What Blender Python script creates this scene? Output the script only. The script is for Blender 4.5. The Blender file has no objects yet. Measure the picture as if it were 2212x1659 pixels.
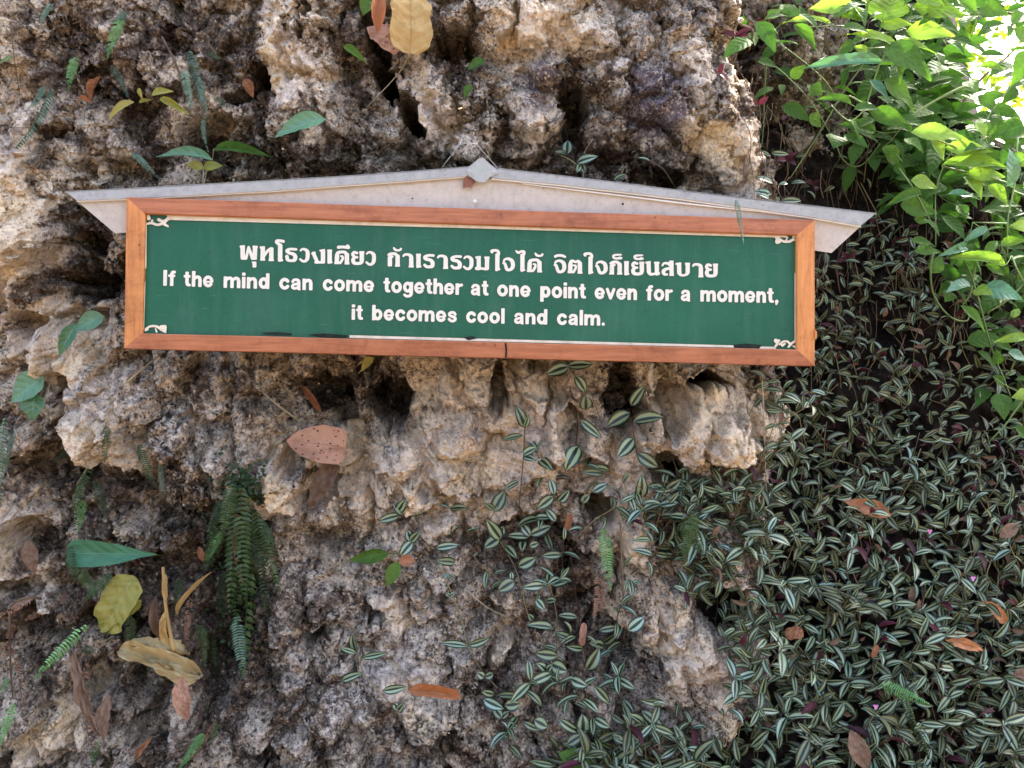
import bpy, math, random
import numpy as np
from mathutils import Vector, Matrix

# ------------------------------------------------------------------ camera, light, exposure
scene = bpy.context.scene
COL = scene.collection
CAM = Vector((0.0, -3.0, 1.6))
K = (18.0 / 35.0) / 1106.0           # metres per photo unit at one metre
cd = bpy.data.cameras.new('camera'); cam = bpy.data.objects.new('camera', cd)
COL.objects.link(cam); cam.location = CAM; cam.rotation_euler = (math.radians(90), 0, 0)
cd.lens = 35; cd.sensor_width = 36; cd.clip_end = 500; cd.clip_start = 0.05
scene.camera = cam
world = bpy.data.worlds.new('World'); scene.world = world; world.use_nodes = True
wn = world.node_tree; bg = wn.nodes['Background']
sky = wn.nodes.new('ShaderNodeTexSky'); sky.sky_type = 'NISHITA'; sky.sun_disc = False
SUN_EL, SUN_AZ = math.radians(50), math.radians(38)      # azimuth clockwise from +Y: the sun stands behind the cliff, the face is in open shade
sky.sun_elevation = SUN_EL; sky.sun_rotation = SUN_AZ
sky.air_density = 0.7; sky.dust_density = 7.0; sky.ozone_density = 0.6
wn.links.new(sky.outputs[0], bg.inputs[0]); bg.inputs[1].default_value = 0.15
sl = bpy.data.lights.new('sun', 'SUN'); so = bpy.data.objects.new('sun', sl); COL.objects.link(so)
sl.energy = 2.4; sl.angle = math.radians(1.0); sl.color = (1.0, 0.93, 0.82)
sd = Vector((math.sin(SUN_AZ) * math.cos(SUN_EL), math.cos(SUN_AZ) * math.cos(SUN_EL), math.sin(SUN_EL)))
so.rotation_euler = (-sd).to_track_quat('-Z', 'Y').to_euler(); so.location = (0, -4, 8)
vs = scene.view_settings; vs.view_transform = 'Standard'; vs.look = 'None'; vs.gamma = 1; vs.exposure = 2.8
scene.cycles.max_bounces = 6; scene.cycles.diffuse_bounces = 3; scene.cycles.transmission_bounces = 3
scene.cycles.glossy_bounces = 2; scene.cycles.transparent_max_bounces = 4

R = random.Random(7)
def P(u, v, y):
    d = y + 3.0
    return Vector(((u - 1106.0) * K * d, y, 1.6 - (v - 829.5) * K * d))

# ------------------------------------------------------------------ object helpers
def link(o, parent=None):
    COL.objects.link(o)
    if parent: o.parent = parent
    return o
def make_mesh(name, verts, faces, mats, smooth=True, uvs=None, midx=None):
    me = bpy.data.meshes.new(name)
    me.from_pydata([tuple(v) for v in verts], [], [tuple(f) for f in faces])
    for m in (mats if isinstance(mats, (list, tuple)) else [mats]): me.materials.append(m)
    if smooth: me.polygons.foreach_set('use_smooth', [True] * len(me.polygons))
    if midx: me.polygons.foreach_set('material_index', midx)
    if uvs is not None:
        ul = me.uv_layers.new(name='UVMap')
        li = np.empty(len(me.loops), dtype=np.int32); me.loops.foreach_get('vertex_index', li)
        ul.data.foreach_set('uv', np.asarray(uvs, dtype=np.float32)[li].ravel())
    me.update()
    return me
def obj(name, me, parent=None):
    return link(bpy.data.objects.new(name, me), parent)
def tag(o, label=None, cat=None, group=None, kind=None):
    if label: o['label'] = label
    if cat: o['category'] = cat
    if group: o['group'] = group
    if kind: o['kind'] = kind
    return o
def thing(name, loc, label, cat, group=None):
    o = bpy.data.objects.new(name, None); o.empty_display_size = 0.05; o.location = loc; COL.objects.link(o)
    return tag(o, label, cat, group)
def copy_tree(o, parent=None):
    c = o.copy(); COL.objects.link(c)
    if parent: c.parent = parent
    for ch in o.children: copy_tree(ch, c)
    return c
def catmull(pts, n=6):
    if len(pts) < 3: return [Vector(p) for p in pts]
    p = [Vector(q) for q in pts]; p = [p[0] * 2 - p[1]] + p + [p[-1] * 2 - p[-2]]
    out = []
    for i in range(1, len(p) - 2):
        for k in range(n):
            t = k / n; a, b, c, d = p[i-1], p[i], p[i+1], p[i+2]
            out.append(0.5 * ((2*b) + (c - a) * t + (2*a - 5*b + 4*c - d) * t*t + (3*b - a - 3*c + d) * t**3))
    out.append(p[-2]); return out
def tube_geo(pts, r0, r1=None, seg=5):
    r1 = r0 if r1 is None else r1
    V, F = [], []
    n = len(pts)
    for i, p in enumerate(pts):
        t = (pts[min(i+1, n-1)] - pts[max(i-1, 0)])
        if t.length < 1e-9: t = Vector((0, 0, 1))
        t.normalize(); a = t.orthogonal().normalized(); b = t.cross(a)
        if i:   # keep the frame from twisting
            a = (pa - t * pa.dot(t)).normalized(); b = t.cross(a)
        pa = a
        r = r0 + (r1 - r0) * i / max(1, n - 1)
        for k in range(seg):
            an = 2 * math.pi * k / seg
            V.append(p + (a * math.cos(an) + b * math.sin(an)) * r)
    for i in range(n - 1):
        for k in range(seg):
            F.append((i*seg + k, i*seg + (k+1) % seg, (i+1)*seg + (k+1) % seg, (i+1)*seg + k))
    F.append(tuple(range(seg))[::-1]); F.append(tuple((n-1)*seg + k for k in range(seg)))
    return V, F
def tube(name, pts, r0, mat, parent=None, r1=None, seg=5, off=Vector((0, 0, 0)), n=6):
    c = catmull(pts, n) if len(pts) > 2 else [Vector(p) for p in pts]
    V, F = tube_geo([p - off for p in c], r0, r1, seg)
    return obj(name, make_mesh(name, V, F, mat), parent)

# ------------------------------------------------------------------ node helpers
class NT:
    def __init__(s, name):
        s.m = bpy.data.materials.new(name); s.m.use_nodes = True; s.t = s.m.node_tree; s.n = s.t.nodes
        s.b = s.n['Principled BSDF']; s.out = s.n['Material Output']
    def new(s, typ, **kw):
        n = s.n.new(typ)
        for k, v in kw.items(): setattr(n, k, v)
        return n
    def l(s, a, b): s.t.links.new(a, b)
    def noise(s, vec, scale, detail=4, rough=0.6, dist=0.0):
        n = s.new('ShaderNodeTexNoise'); n.inputs['Scale'].default_value = scale; n.inputs['Detail'].default_value = detail
        n.inputs['Roughness'].default_value = rough; n.inputs['Distortion'].default_value = dist
        if vec is not None: s.l(vec, n.inputs['Vector'])
        return n.outputs['Fac']
    def vor(s, vec, scale, feature='F1', out='Distance'):
        n = s.new('ShaderNodeTexVoronoi', feature=feature); n.inputs['Scale'].default_value = scale
        if vec is not None: s.l(vec, n.inputs['Vector'])
        return n.outputs[out]
    def ramp(s, fac, stops, interp='LINEAR'):
        n = s.new('ShaderNodeValToRGB'); n.color_ramp.interpolation = interp
        e = n.color_ramp.elements
        while len(e) < len(stops): e.new(0.5)
        for i, (p, c) in enumerate(stops):
            e[i].position = p; e[i].color = (*c, 1) if len(c) == 3 else c
        if fac is not None: s.l(fac, n.inputs[0])
        return n.outputs[0]
    def mix(s, f, a, b, mode='MIX'):
        n = s.new('ShaderNodeMix', data_type='RGBA', blend_type=mode)
        for i, x in ((0, f), (6, a), (7, b)):
            if hasattr(x, 'links'): s.l(x, n.inputs[i])
            elif i == 0: n.inputs[0].default_value = x
            else: n.inputs[i].default_value = (*x, 1)
        return n.outputs[2]
    def math(s, op, a, b=0.0, c=0.0, clamp=False):
        n = s.new('ShaderNodeMath', operation=op, use_clamp=clamp)
        for i, x in enumerate((a, b, c)):
            if hasattr(x, 'links'): s.l(x, n.inputs[i])
            else: n.inputs[i].default_value = x
        return n.outputs[0]
    def bump(s, h, strength=0.3, dist=0.01):
        n = s.new('ShaderNodeBump'); n.inputs['Strength'].default_value = strength; n.inputs['Distance'].default_value = dist
        s.l(h, n.inputs['Height']); s.l(n.outputs[0], s.b.inputs['Normal']); return n
    def fin(s, col, rough=0.6, spec=0.5):
        if hasattr(col, 'links'): s.l(col, s.b.inputs['Base Color'])
        else: s.b.inputs['Base Color'].default_value = (*col, 1)
        s.b.inputs['Roughness'].default_value = rough
        s.b.inputs['Specular IOR Level'].default_value = spec
        return s.m
    def two_sided_translucent(s, col, amount, tint):
        tr = s.new('ShaderNodeBsdfTranslucent'); s.l(s.mix(1.0, col, tint, 'MULTIPLY'), tr.inputs[0])
        ms = s.new('ShaderNodeMixShader'); ms.inputs[0].default_value = amount
        s.l(s.b.outputs[0], ms.inputs[1]); s.l(tr.outputs[0], ms.inputs[2]); s.l(ms.outputs[0], s.out.inputs[0])
def objco(n): return n.new('ShaderNodeTexCoord').outputs['Object']
def worldpos(n): return n.new('ShaderNodeNewGeometry').outputs['Position']
def uvxy(n):
    s = n.new('ShaderNodeSeparateXYZ'); u = n.new('ShaderNodeUVMap', uv_map='UVMap'); n.l(u.outputs[0], s.inputs[0])
    return s.outputs[0], s.outputs[1]
def orand(n): return n.new('ShaderNodeObjectInfo').outputs['Random']

# ------------------------------------------------------------------ numpy noise
_rs = np.random.RandomState(11)
PERM = _rs.permutation(4096).astype(np.int64)
GA = _rs.rand(4096) * 2 * np.pi; GX = np.cos(GA); GY = np.sin(GA); RV = _rs.rand(4096); RV2 = _rs.rand(4096)
def _h(ix, iy, s): return PERM[(PERM[(ix + s * 131) & 4095] + iy * 7 + s * 17) & 4095]
def perlin(x, y, s=0):
    ix = np.floor(x).astype(np.int64); iy = np.floor(y).astype(np.int64); fx = x - ix; fy = y - iy
    ux = fx*fx*fx*(fx*(fx*6-15)+10); uy = fy*fy*fy*(fy*(fy*6-15)+10)
    def g(dx, dy):
        h = _h(ix+dx, iy+dy, s); return GX[h]*(fx-dx) + GY[h]*(fy-dy)
    a = g(0,0); b = g(1,0); c = g(0,1); d = g(1,1)
    return 1.5 * ((a + (b-a)*ux) + ((c + (d-c)*ux) - (a + (b-a)*ux)) * uy)
def fbm(x, y, o=4, s=0, gain=0.5):
    r = 0; a = 1; t = 0
    for i in range(o): r = r + a*perlin(x, y, s+i); t += a; a *= gain; x = x*2.03+5.1; y = y*2.03+1.7
    return r / t
def ridged(x, y, o=4, s=0, gain=0.5):
    r = 0; a = 1; t = 0
    for i in range(o): r = r + a*(1-np.abs(perlin(x, y, s+i))*1.6); t += a; a *= gain; x = x*2.1+3.3; y = y*2.1+7.9
    return r / t
def worley(x, y, s=0):
    ix = np.floor(x).astype(np.int64); iy = np.floor(y).astype(np.int64)
    f1 = np.full(x.shape, 9.0); f2 = np.full(x.shape, 9.0); idv = np.zeros(x.shape)
    for dx in (-1,0,1):
        for dy in (-1,0,1):
            h = _h(ix+dx, iy+dy, s); d = np.hypot(ix+dx+RV[h]-x, iy+dy+RV2[h]-y)
            m = d < f1; f2 = np.where(m, f1, np.minimum(f2, d)); idv = np.where(m, RV[(h*3+1) & 4095], idv); f1 = np.where(m, d, f1)
    return f1, f2, idv
def sst(a, b, x):
    t = np.clip((x-a)/(b-a), 0, 1); return t*t*(3-2*t)
# ------------------------------------------------------------------ materials
def mat_rock():
    n = NT('weathered_limestone'); p = worldpos(n)
    at = n.new('ShaderNodeAttribute', attribute_name='tint'); sep = n.new('ShaderNodeSeparateColor'); n.l(at.outputs['Color'], sep.inputs[0])
    pale, dirt, grey = sep.outputs[0], sep.outputs[1], sep.outputs[2]
    n1 = n.noise(p, 9, 6, 0.65); n2 = n.noise(p, 45, 5, 0.7); n3 = n.noise(p, 150, 3, 0.7)
    base = n.ramp(n1, [(0.30, (0.25,0.215,0.185)), (0.45, (0.41,0.355,0.30)), (0.58, (0.54,0.475,0.395)), (0.72, (0.62,0.54,0.44))])
    pk = n.ramp(n.noise(p, 6, 4), [(0.38, (0.64,0.56,0.50)), (0.5, (0.76,0.655,0.53)), (0.62, (0.79,0.65,0.45))])
    pm = n.math('MULTIPLY', n.math('SUBTRACT', n.math('ADD', pale, n.math('MULTIPLY', n.math('SUBTRACT', n2, 0.5), 1.0)), 0.30), 2.6, clamp=True)
    base = n.mix(pm, base, pk)
    gcol = n.ramp(n2, [(0.34, (0.17,0.15,0.15)), (0.47, (0.38,0.345,0.33)), (0.62, (0.72,0.68,0.62))])
    base = n.mix(grey, base, gcol)
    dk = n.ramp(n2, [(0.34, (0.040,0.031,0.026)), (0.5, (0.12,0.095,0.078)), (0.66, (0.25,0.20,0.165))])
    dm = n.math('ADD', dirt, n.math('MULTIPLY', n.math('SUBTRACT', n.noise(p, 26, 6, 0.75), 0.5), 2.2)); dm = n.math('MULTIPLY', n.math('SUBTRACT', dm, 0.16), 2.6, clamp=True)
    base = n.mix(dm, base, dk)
    moss = n.ramp(n.noise(p, 30, 4), [(0.4, (0.020,0.026,0.012)), (0.6, (0.075,0.085,0.035))])
    base = n.mix(n.math('MULTIPLY', at.outputs['Alpha'], 0.85), base, moss)
    sa = n.new('ShaderNodeAttribute', attribute_name='slab')
    scol = n.ramp(n.noise(p, 40, 5, 0.7), [(0.45, (0.115,0.095,0.115)), (0.60, (0.21,0.18,0.20)), (0.68, (0.45,0.42,0.42))])
    base = n.mix(sa.outputs['Fac'], base, scol)
    # small lichen crusts
    v = n.vor(p, 60); v2 = n.vor(p, 60, out='Color'); vs_ = n.new('ShaderNodeSeparateColor'); n.l(v2, vs_.inputs[0])
    lm = n.math('MULTIPLY', n.math('LESS_THAN', v, 0.32), n.math('GREATER_THAN', vs_.outputs[0], 0.80))
    lm = n.math('MULTIPLY', lm, n.math('GREATER_THAN', n.noise(p, 12, 2), 0.5))
    base = n.mix(n.math('MULTIPLY', lm, 0.7), base, (0.62,0.56,0.42))
    # dark pin speckles
    sp = n.ramp(n3, [(0.36, (0.40,0.38,0.37)), (0.46, (0.92,0.92,0.92)), (0.56, (1,1,1)), (0.66, (1.35,1.33,1.3))])
    base = n.mix(n.math('SUBTRACT', 0.95, n.math('MULTIPLY', pm, 0.55)), base, sp, 'MULTIPLY')
    sp2 = n.ramp(n2, [(0.33, (0.45,0.42,0.40)), (0.47, (0.96,0.96,0.96)), (0.68, (1.28,1.25,1.2))])
    base = n.mix(n.math('SUBTRACT', 0.9, n.math('MULTIPLY', pm, 0.45)), base, sp2, 'MULTIPLY')
    # crisp flecks: cream crusts and dark pores, grain-sized
    def fleck(scale, thr, rnd, ms, ml):
        vd = n.vor(p, scale); vc = n.new('ShaderNodeSeparateColor'); n.l(vd.node.outputs['Color'], vc.inputs[0])
        k = n.math('MULTIPLY', n.math('LESS_THAN', n.math('ADD', vd, n.math('MULTIPLY', n3, .25)), thr), n.math('GREATER_THAN', vc.outputs[1], rnd))
        return n.math('MULTIPLY', k, n.ramp(n.noise(p, ms, 2), [(ml-.05, (0,0,0)), (ml+.04, (1,1,1))]))
    fl = fleck(75, .50, .30, 7, .48); fl2 = fleck(120, .50, .35, 11, .49); pt = fleck(62, .42, .45, 9, .45); pt2 = fleck(110, .46, .45, 13, .43)
    nd = n.math('SUBTRACT', 1.0, n.math('MULTIPLY', dm, .75)); fl = n.math('MULTIPLY', fl, nd); fl2 = n.math('MULTIPLY', fl2, nd)
    base = n.mix(n.math('MULTIPLY', fl, .62), base, (0.62,0.55,0.43)); base = n.mix(n.math('MULTIPLY', fl2, .55), base, (0.60,0.54,0.46))
    clean = n.math('SUBTRACT', 1.0, n.math('MULTIPLY', pm, .5))
    base = n.mix(n.math('MULTIPLY', n.math('MULTIPLY', pt, .80), clean), base, (0.045,0.036,0.031)); base = n.mix(n.math('MULTIPLY', n.math('MULTIPLY', pt2, .72), clean), base, (0.06,0.048,0.042))
    base = n.mix(1.0, base, (1.16, 1.09, 0.98), 'MULTIPLY')
    h = n.math('SUBTRACT', n.math('ADD', n.math('MULTIPLY', fl, .25), 0.0), n.math('MULTIPLY', n.math('ADD', pt, pt2), .4)); h = n.math('ADD', h, n3); h = n.math('ADD', h, 0.0)
    h = n.math('ADD', h, n.math('MULTIPLY', n2, 1.0)) if False else h
    h = n.math('ADD', n.math('MULTIPLY', h, .8), n.math('MULTIPLY', n2, 1.0)); h0 = n.math('ADD', n.math('MULTIPLY', n2, 1.0), n.math('MULTIPLY', n3, 0.5))
    n.bump(h, 0.7, 0.012)
    return n.fin(base, 0.92, 0.15)
def mat_soil():
    n = NT('dark_root_soil'); p = worldpos(n)
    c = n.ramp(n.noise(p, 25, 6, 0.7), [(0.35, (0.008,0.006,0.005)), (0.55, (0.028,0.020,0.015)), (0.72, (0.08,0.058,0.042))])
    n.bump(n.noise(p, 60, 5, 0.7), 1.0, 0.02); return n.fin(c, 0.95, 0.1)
def mat_simple(name, stops, scale, rough=0.7, spec=0.3, bump=0.2, detail=5, rand=0.0, coord=objco):
    n = NT(name); p = coord(n); f = n.noise(p, scale, detail, 0.65)
    if rand: f = n.math('ADD', f, n.math('MULTIPLY', n.math('SUBTRACT', orand(n), 0.5), rand))
    c = n.ramp(f, stops)
    if bump: n.bump(n.noise(p, scale*3, 4), bump, 0.004)
    return n.fin(c, rough, spec)
def mat_zebra(name, dark, silver, under, rough=0.32):
    n = NT(name); u, v = uvxy(n)
    d = n.math('ABSOLUTE', n.math('SUBTRACT', v, 0.5))                         # 0 midrib .. 0.5 edge
    wob = n.math('MULTIPLY', n.math('SUBTRACT', n.noise(objco(n), 9, 3), 0.5), 0.05); d = n.math('ADD', d, wob)
    D = dark
    stripe = n.ramp(d, [(0.0, D), (0.095, D), (0.14, silver), (0.31, silver), (0.39, D), (0.5, D)])
    fade = n.ramp(u, [(0.0, (0.55,)*3), (0.2, (1,1,1)), (0.85, (1,1,1)), (1.0, (0.5,)*3)])
    r = orand(n); stripe = n.mix(1.0, stripe, fade, 'MULTIPLY')
    tone = n.ramp(r, [(0.0, (0.66,0.62,0.44)), (0.4, (0.95,0.94,0.70)), (0.75, (1.0,0.98,0.86)), (1.0, (1.0,1.12,1.12))])
    stripe = n.mix(1.0, stripe, tone, 'MULTIPLY')
    rib = n.ramp(n.math('ABSOLUTE', n.math('SUBTRACT', v, 0.5)), [(0.0, (0.55,0.6,0.5)), (0.02, (1,1,1))])
    stripe = n.mix(1.0, stripe, rib, 'MULTIPLY')
    bf = n.new('ShaderNodeNewGeometry').outputs['Backfacing']
    col = n.mix(bf, stripe, under)
    w = n.new('ShaderNodeTexWave', wave_type='BANDS', bands_direction='Y'); uvn = n.new('ShaderNodeUVMap', uv_map='UVMap'); n.l(uvn.outputs[0], w.inputs[0]); w.inputs['Scale'].default_value = 7
    n.bump(w.outputs['Fac'], 0.12, 0.002)
    return n.fin(col, rough, 0.55)
def mat_leaf(name, a, b, vein, trans, tint, rough=0.45, spec=0.4, spots=False, lobes=6):
    n = NT(name); u, v = uvxy(n); o = objco(n)
    f = n.math('ADD', n.noise(o, 4, 3), n.math('MULTIPLY', n.math('SUBTRACT', orand(n), 0.5), 0.6))
    c = n.ramp(f, [(0.25, a), (0.75, b)])
    d = n.math('ABSOLUTE', n.math('SUBTRACT', v, 0.5))
    sv = n.math('ABSOLUTE', n.math('SINE', n.math('MULTIPLY', n.math('SUBTRACT', u, n.math('MULTIPLY', d, 0.45)), lobes * math.pi)))
    vm = n.math('MAXIMUM', n.math('LESS_THAN', d, 0.018), n.math('MULTIPLY', n.math('LESS_THAN', sv, 0.10), 0.6))
    c = n.mix(n.math('MULTIPLY', vm, 0.60), c, vein)
    if spots:
        vv = n.vor(o, 9); m = n.math('LESS_THAN', vv, 0.20); c = n.mix(n.math('MULTIPLY', m, 0.85), c, (0.06,0.025,0.015))
        c = n.mix(0.6, c, n.ramp(n.noise(o, 3, 5), [(0.35, (0.45,0.35,0.3)), (0.55, (1,1,1))]), 'MULTIPLY')
    n.bump(n.math('ADD', n.math('MULTIPLY', sv, 0.8), n.noise(o, 14, 3)), 0.22, 0.02)
    n.fin(c, rough, spec); n.two_sided_translucent(c, trans, tint)
    return n.m
def mat_wood(name, cols, axis):
    n = NT(name); m = n.new('ShaderNodeMapping'); n.l(objco(n), m.inputs[0])
    m.inputs['Scale'].default_value = (2.0, 30, 30) if axis == 'x' else (30, 30, 2.0)
    g = n.noise(m.outputs[0], 3.0, 6, 0.65, 0.6)
    c = n.ramp(g, [(0.3, cols[0]), (0.5, cols[1]), (0.7, cols[2])])
    kn = n.noise(objco(n), 14, 3, 0.6, 1.5); c = n.mix(0.5, c, n.ramp(kn, [(0.28, (0.55,0.42,0.38)), (0.40, (1,1,1))]), 'MULTIPLY')
    m2 = n.new('ShaderNodeMapping'); n.l(objco(n), m2.inputs[0]); m2.inputs['Scale'].default_value = (6, 60, 30) if axis == 'x' else (60, 30, 6)
    nick = n.noise(m2.outputs[0], 4, 2, 0.5); c = n.mix(0.6, c, n.ramp(nick, [(0.24, (0.5,0.36,0.3)), (0.30, (1,1,1))]), 'MULTIPLY')
    st = n.noise(objco(n), 5, 6, 0.75); c = n.mix(0.8, c, n.ramp(st, [(0.36, (0.62,0.54,0.50)), (0.50, (1,1,1)), (0.7, (1.12,1.1,1.08))]), 'MULTIPLY')
    dt = n.vor(objco(n), 16); c = n.mix(n.math('MULTIPLY', n.math('LESS_THAN', n.math('ADD', dt, n.math('MULTIPLY', g, .05)), 0.075), 0.7), c, (0.05,0.02,0.012))
    n.bump(g, 0.35, 0.003); return n.fin(c, 0.5, 0.4)
def mat_panel():
    n = NT('green_sign_paint'); p = objco(n)
    c = n.ramp(n.noise(p, 3, 4), [(0.3, (0.003,0.088,0.040)), (0.7, (0.005,0.116,0.053))])
    c = n.mix(0.7, c, n.ramp(n.noise(p, 120, 3, 0.7), [(0.30, (0.4,0.5,0.45)), (0.40, (1,1,1)), (0.66, (1,1,1)), (0.74, (1.7,1.5,1.5))]), 'MULTIPLY')
    m = n.new('ShaderNodeMapping'); n.l(p, m.inputs[0]); m.inputs['Scale'].default_value = (14, 3, 1.6)
    run = n.ramp(n.noise(m.outputs[0], 2.2, 5, 0.7), [(0.48, (0,0,0)), (0.72, (1,1,1))])          # pale drip marks
    c = n.mix(n.math('MULTIPLY', run, 0.11), c, (0.16,0.27,0.20))
    c = n.mix(n.math('MULTIPLY', n.ramp(n.noise(p, 5, 5, 0.7), [(0.5, (0,0,0)), (0.7, (1,1,1))]), 0.14), c, (0.10,0.24,0.17))   # faded patches
    m3 = n.new('ShaderNodeMapping'); n.l(p, m3.inputs[0]); m3.inputs['Scale'].default_value = (3, 10, 60); m3.inputs['Rotation'].default_value = (0, .25, 0)
    scr = n.ramp(n.noise(m3.outputs[0], 5, 2, 0.5), [(0.715, (0,0,0)), (0.735, (1,1,1))]); c = n.mix(n.math('MULTIPLY', scr, 0.14), c, (0.3,0.42,0.34))
    c = n.mix(n.math('MULTIPLY', n.ramp(n.noise(p, 70, 3, 0.8), [(0.68, (0,0,0)), (0.74, (1,1,1))]), 0.5), c, (0.01,0.03,0.02))
    n.l(n.ramp(n.noise(p, 8, 4), [(0.3, (0.34,)*3), (0.7, (0.60,)*3)]), n.b.inputs['Roughness'])
    n.bump(n.noise(p, 200, 2), 0.05, 0.001); r_ = n.b.inputs['Roughness'].links[0].from_socket; n.fin(c, 0.42, 0.45); n.l(r_, n.b.inputs['Roughness']); return n.m
def mat_zinc(name, lo, mid, hi, metal, rough):
    n = NT(name); p = objco(n)
    v = n.vor(p, 55, out='Color'); sp = n.new('ShaderNodeSeparateColor'); n.l(v, sp.inputs[0])
    f = n.math('ADD', n.math('MULTIPLY', sp.outputs[0], 0.10), n.math('MULTIPLY', n.noise(p, 46, 7, 0.8), 0.90))
    c = n.ramp(f, [(0.28, lo), (0.5, mid), (0.7, hi)])
    c = n.mix(0.7, c, n.ramp(n.noise(p, 90, 4, 0.7), [(0.30, (0.6,0.58,0.55)), (0.42, (1,1,1))]), 'MULTIPLY')
    n.b.inputs['Metallic'].default_value = metal; n.bump(n.noise(p, 60, 4), 0.12, 0.002)
    return n.fin(c, rough, 0.4)
M = {}
M['rock'] = mat_rock(); M['soil'] = mat_soil()
M['ground'] = mat_simple('leaf_litter_ground', [(0.3, (0.05,0.035,0.02)), (0.6, (0.16,0.12,0.08)), (0.8, (0.26,0.21,0.14))], 6, 0.95, 0.1, 0.5, 8, coord=worldpos)
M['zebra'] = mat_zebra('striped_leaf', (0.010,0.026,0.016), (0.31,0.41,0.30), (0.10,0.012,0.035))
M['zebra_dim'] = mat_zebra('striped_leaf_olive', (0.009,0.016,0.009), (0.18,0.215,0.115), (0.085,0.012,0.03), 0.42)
M['zstem'] = mat_simple('trailing_stem', [(0.3, (0.10,0.055,0.04)), (0.5, (0.22,0.17,0.08)), (0.7, (0.30,0.26,0.12))], 9, 0.5, 0.3, 0, rand=0.6)
M['lime'] = mat_leaf('young_serrated_leaf', (0.15,0.26,0.03), (0.32,0.46,0.09), (0.26,0.46,0.09), 0.34, (1.15,1.4,0.65), 0.65, 0.2)
M['green'] = mat_leaf('serrated_leaf', (0.06,0.14,0.025), (0.14,0.25,0.045), (0.12,0.25,0.07), 0.35, (1.1,1.4,0.65), 0.65, 0.2)
M['teal'] = mat_leaf('waxy_leaf', (0.06,0.18,0.08), (0.15,0.32,0.17), (0.20,0.38,0.23), 0.2, (1,1.3,0.8), 0.28, 0.7)
M['strap'] = mat_leaf('glossy_strap_leaf', (0.035,0.15,0.07), (0.07,0.24,0.12), (0.12,0.32,0.18), 0.2, (1,1.3,0.7), 0.35, 0.5)
M['yellow'] = mat_leaf('yellowing_leaf', (0.28,0.30,0.045), (0.48,0.42,0.10), (0.50,0.45,0.20), 0.3, (1.2,1.1,0.6))
M['dead'] = mat_leaf('dry_brown_leaf', (0.25,0.10,0.045), (0.48,0.22,0.11), (0.40,0.20,0.11), 0.2, (1.2,0.9,0.6), 0.7, 0.2)
M['orange'] = mat_leaf('orange_dry_leaf', (0.52,0.22,0.09), (0.74,0.36,0.17), (0.46,0.20,0.09), 0.2, (1.2,0.9,0.6), 0.6, 0.2)
M['spotted'] = mat_leaf('spotted_dry_leaf', (0.48,0.25,0.16), (0.62,0.36,0.24), (0.42,0.22,0.14), 0.2, (1.2,1,0.8), 0.7, 0.2, True)
M['straw'] = mat_leaf('straw_coloured_leaf', (0.58,0.38,0.14), (0.78,0.60,0.28), (0.42,0.26,0.10), 0.25, (1.2,1,0.7), 0.65, 0.2)
M['pale_straw'] = mat_leaf('pale_straw_leaf', (0.62,0.45,0.20), (0.82,0.66,0.36), (0.55,0.38,0.16), 0.2, (1.1,1,0.8), 0.65, 0.2)
M['tan'] = mat_leaf('grey_tan_leaf', (0.15,0.09,0.055), (0.30,0.19,0.125), (0.20,0.12,0.08), 0.15, (1.1,1,0.8), 0.75, 0.2)
M['red'] = mat_leaf('wine_red_leaf', (0.045,0.010,0.016), (0.10,0.018,0.032), (0.10,0.02,0.03), 0.25, (1.2,0.8,0.8), 0.45, 0.4)
M['fern'] = mat_simple('fern_green', [(0.3, (0.012,0.032,0.008)), (0.6, (0.036,0.075,0.018)), (0.8, (0.085,0.14,0.035))], 5, 0.5, 0.4, 0, rand=0.4)
M['fern_dim'] = mat_simple('fern_grey_green', [(0.3, (0.035,0.08,0.05)), (0.7, (0.14,0.24,0.16))], 5, 0.5, 0.4, 0, rand=0.4)
M['fern_bright'] = mat_simple('fern_fresh_green', [(0.3, (0.07,0.20,0.05)), (0.7, (0.20,0.40,0.14))], 5, 0.5, 0.4, 0, rand=0.4)
M['fern_dead'] = mat_simple('fern_dry_brown', [(0.3, (0.12,0.06,0.035)), (0.7, (0.36,0.21,0.14))], 5, 0.8, 0.2, 0, rand=0.4)
M['vine'] = mat_simple('green_vine_stem', [(0.3, (0.10,0.17,0.035)), (0.7, (0.26,0.36,0.12))], 5, 0.5, 0.4, 0, rand=0.6)
M['twig'] = mat_simple('brown_twig', [(0.3, (0.06,0.035,0.02)), (0.7, (0.24,0.17,0.11))], 12, 0.8, 0.2, 0.2, rand=0.5)
M['paletwig'] = mat_simple('pale_dry_stalk', [(0.3, (0.30,0.23,0.13)), (0.7, (0.50,0.42,0.28))], 12, 0.7, 0.2, 0.2)
M['rail_h'] = mat_wood('varnished_wood_painted_shade', ((0.32,0.105,0.042), (0.43,0.150,0.062), (0.52,0.195,0.088)), 'x')  # duller light on the horizontal rails is put into this darker, redder colour
M['rail_v'] = mat_wood('varnished_wood_painted_light', ((0.50,0.18,0.050), (0.66,0.26,0.075), (0.76,0.33,0.105)), 'y')  # brighter light on the upright rails is put into this paler orange
M['panel'] = mat_panel()
M['ink'] = mat_simple('cream_lettering', [(0.3, (0.78,0.74,0.60)), (0.7, (0.86,0.82,0.68))], 20, 0.5, 0.4, 0)
M['border'] = mat_simple('cream_border_paint', [(0.25, (0.60,0.50,0.36)), (0.6, (0.84,0.74,0.56))], 30, 0.5, 0.4, 0)
M['edgeink'] = mat_simple('brown_letter_edge', [(0.3, (0.035,0.050,0.040)), (0.7, (0.05,0.065,0.05))], 20, 0.6, 0.3, 0)
M['scuff'] = mat_simple('black_scuff', [(0.3, (0.008,0.010,0.008)), (0.7, (0.03,0.04,0.03))], 60, 0.8, 0.2, 0)
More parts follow.
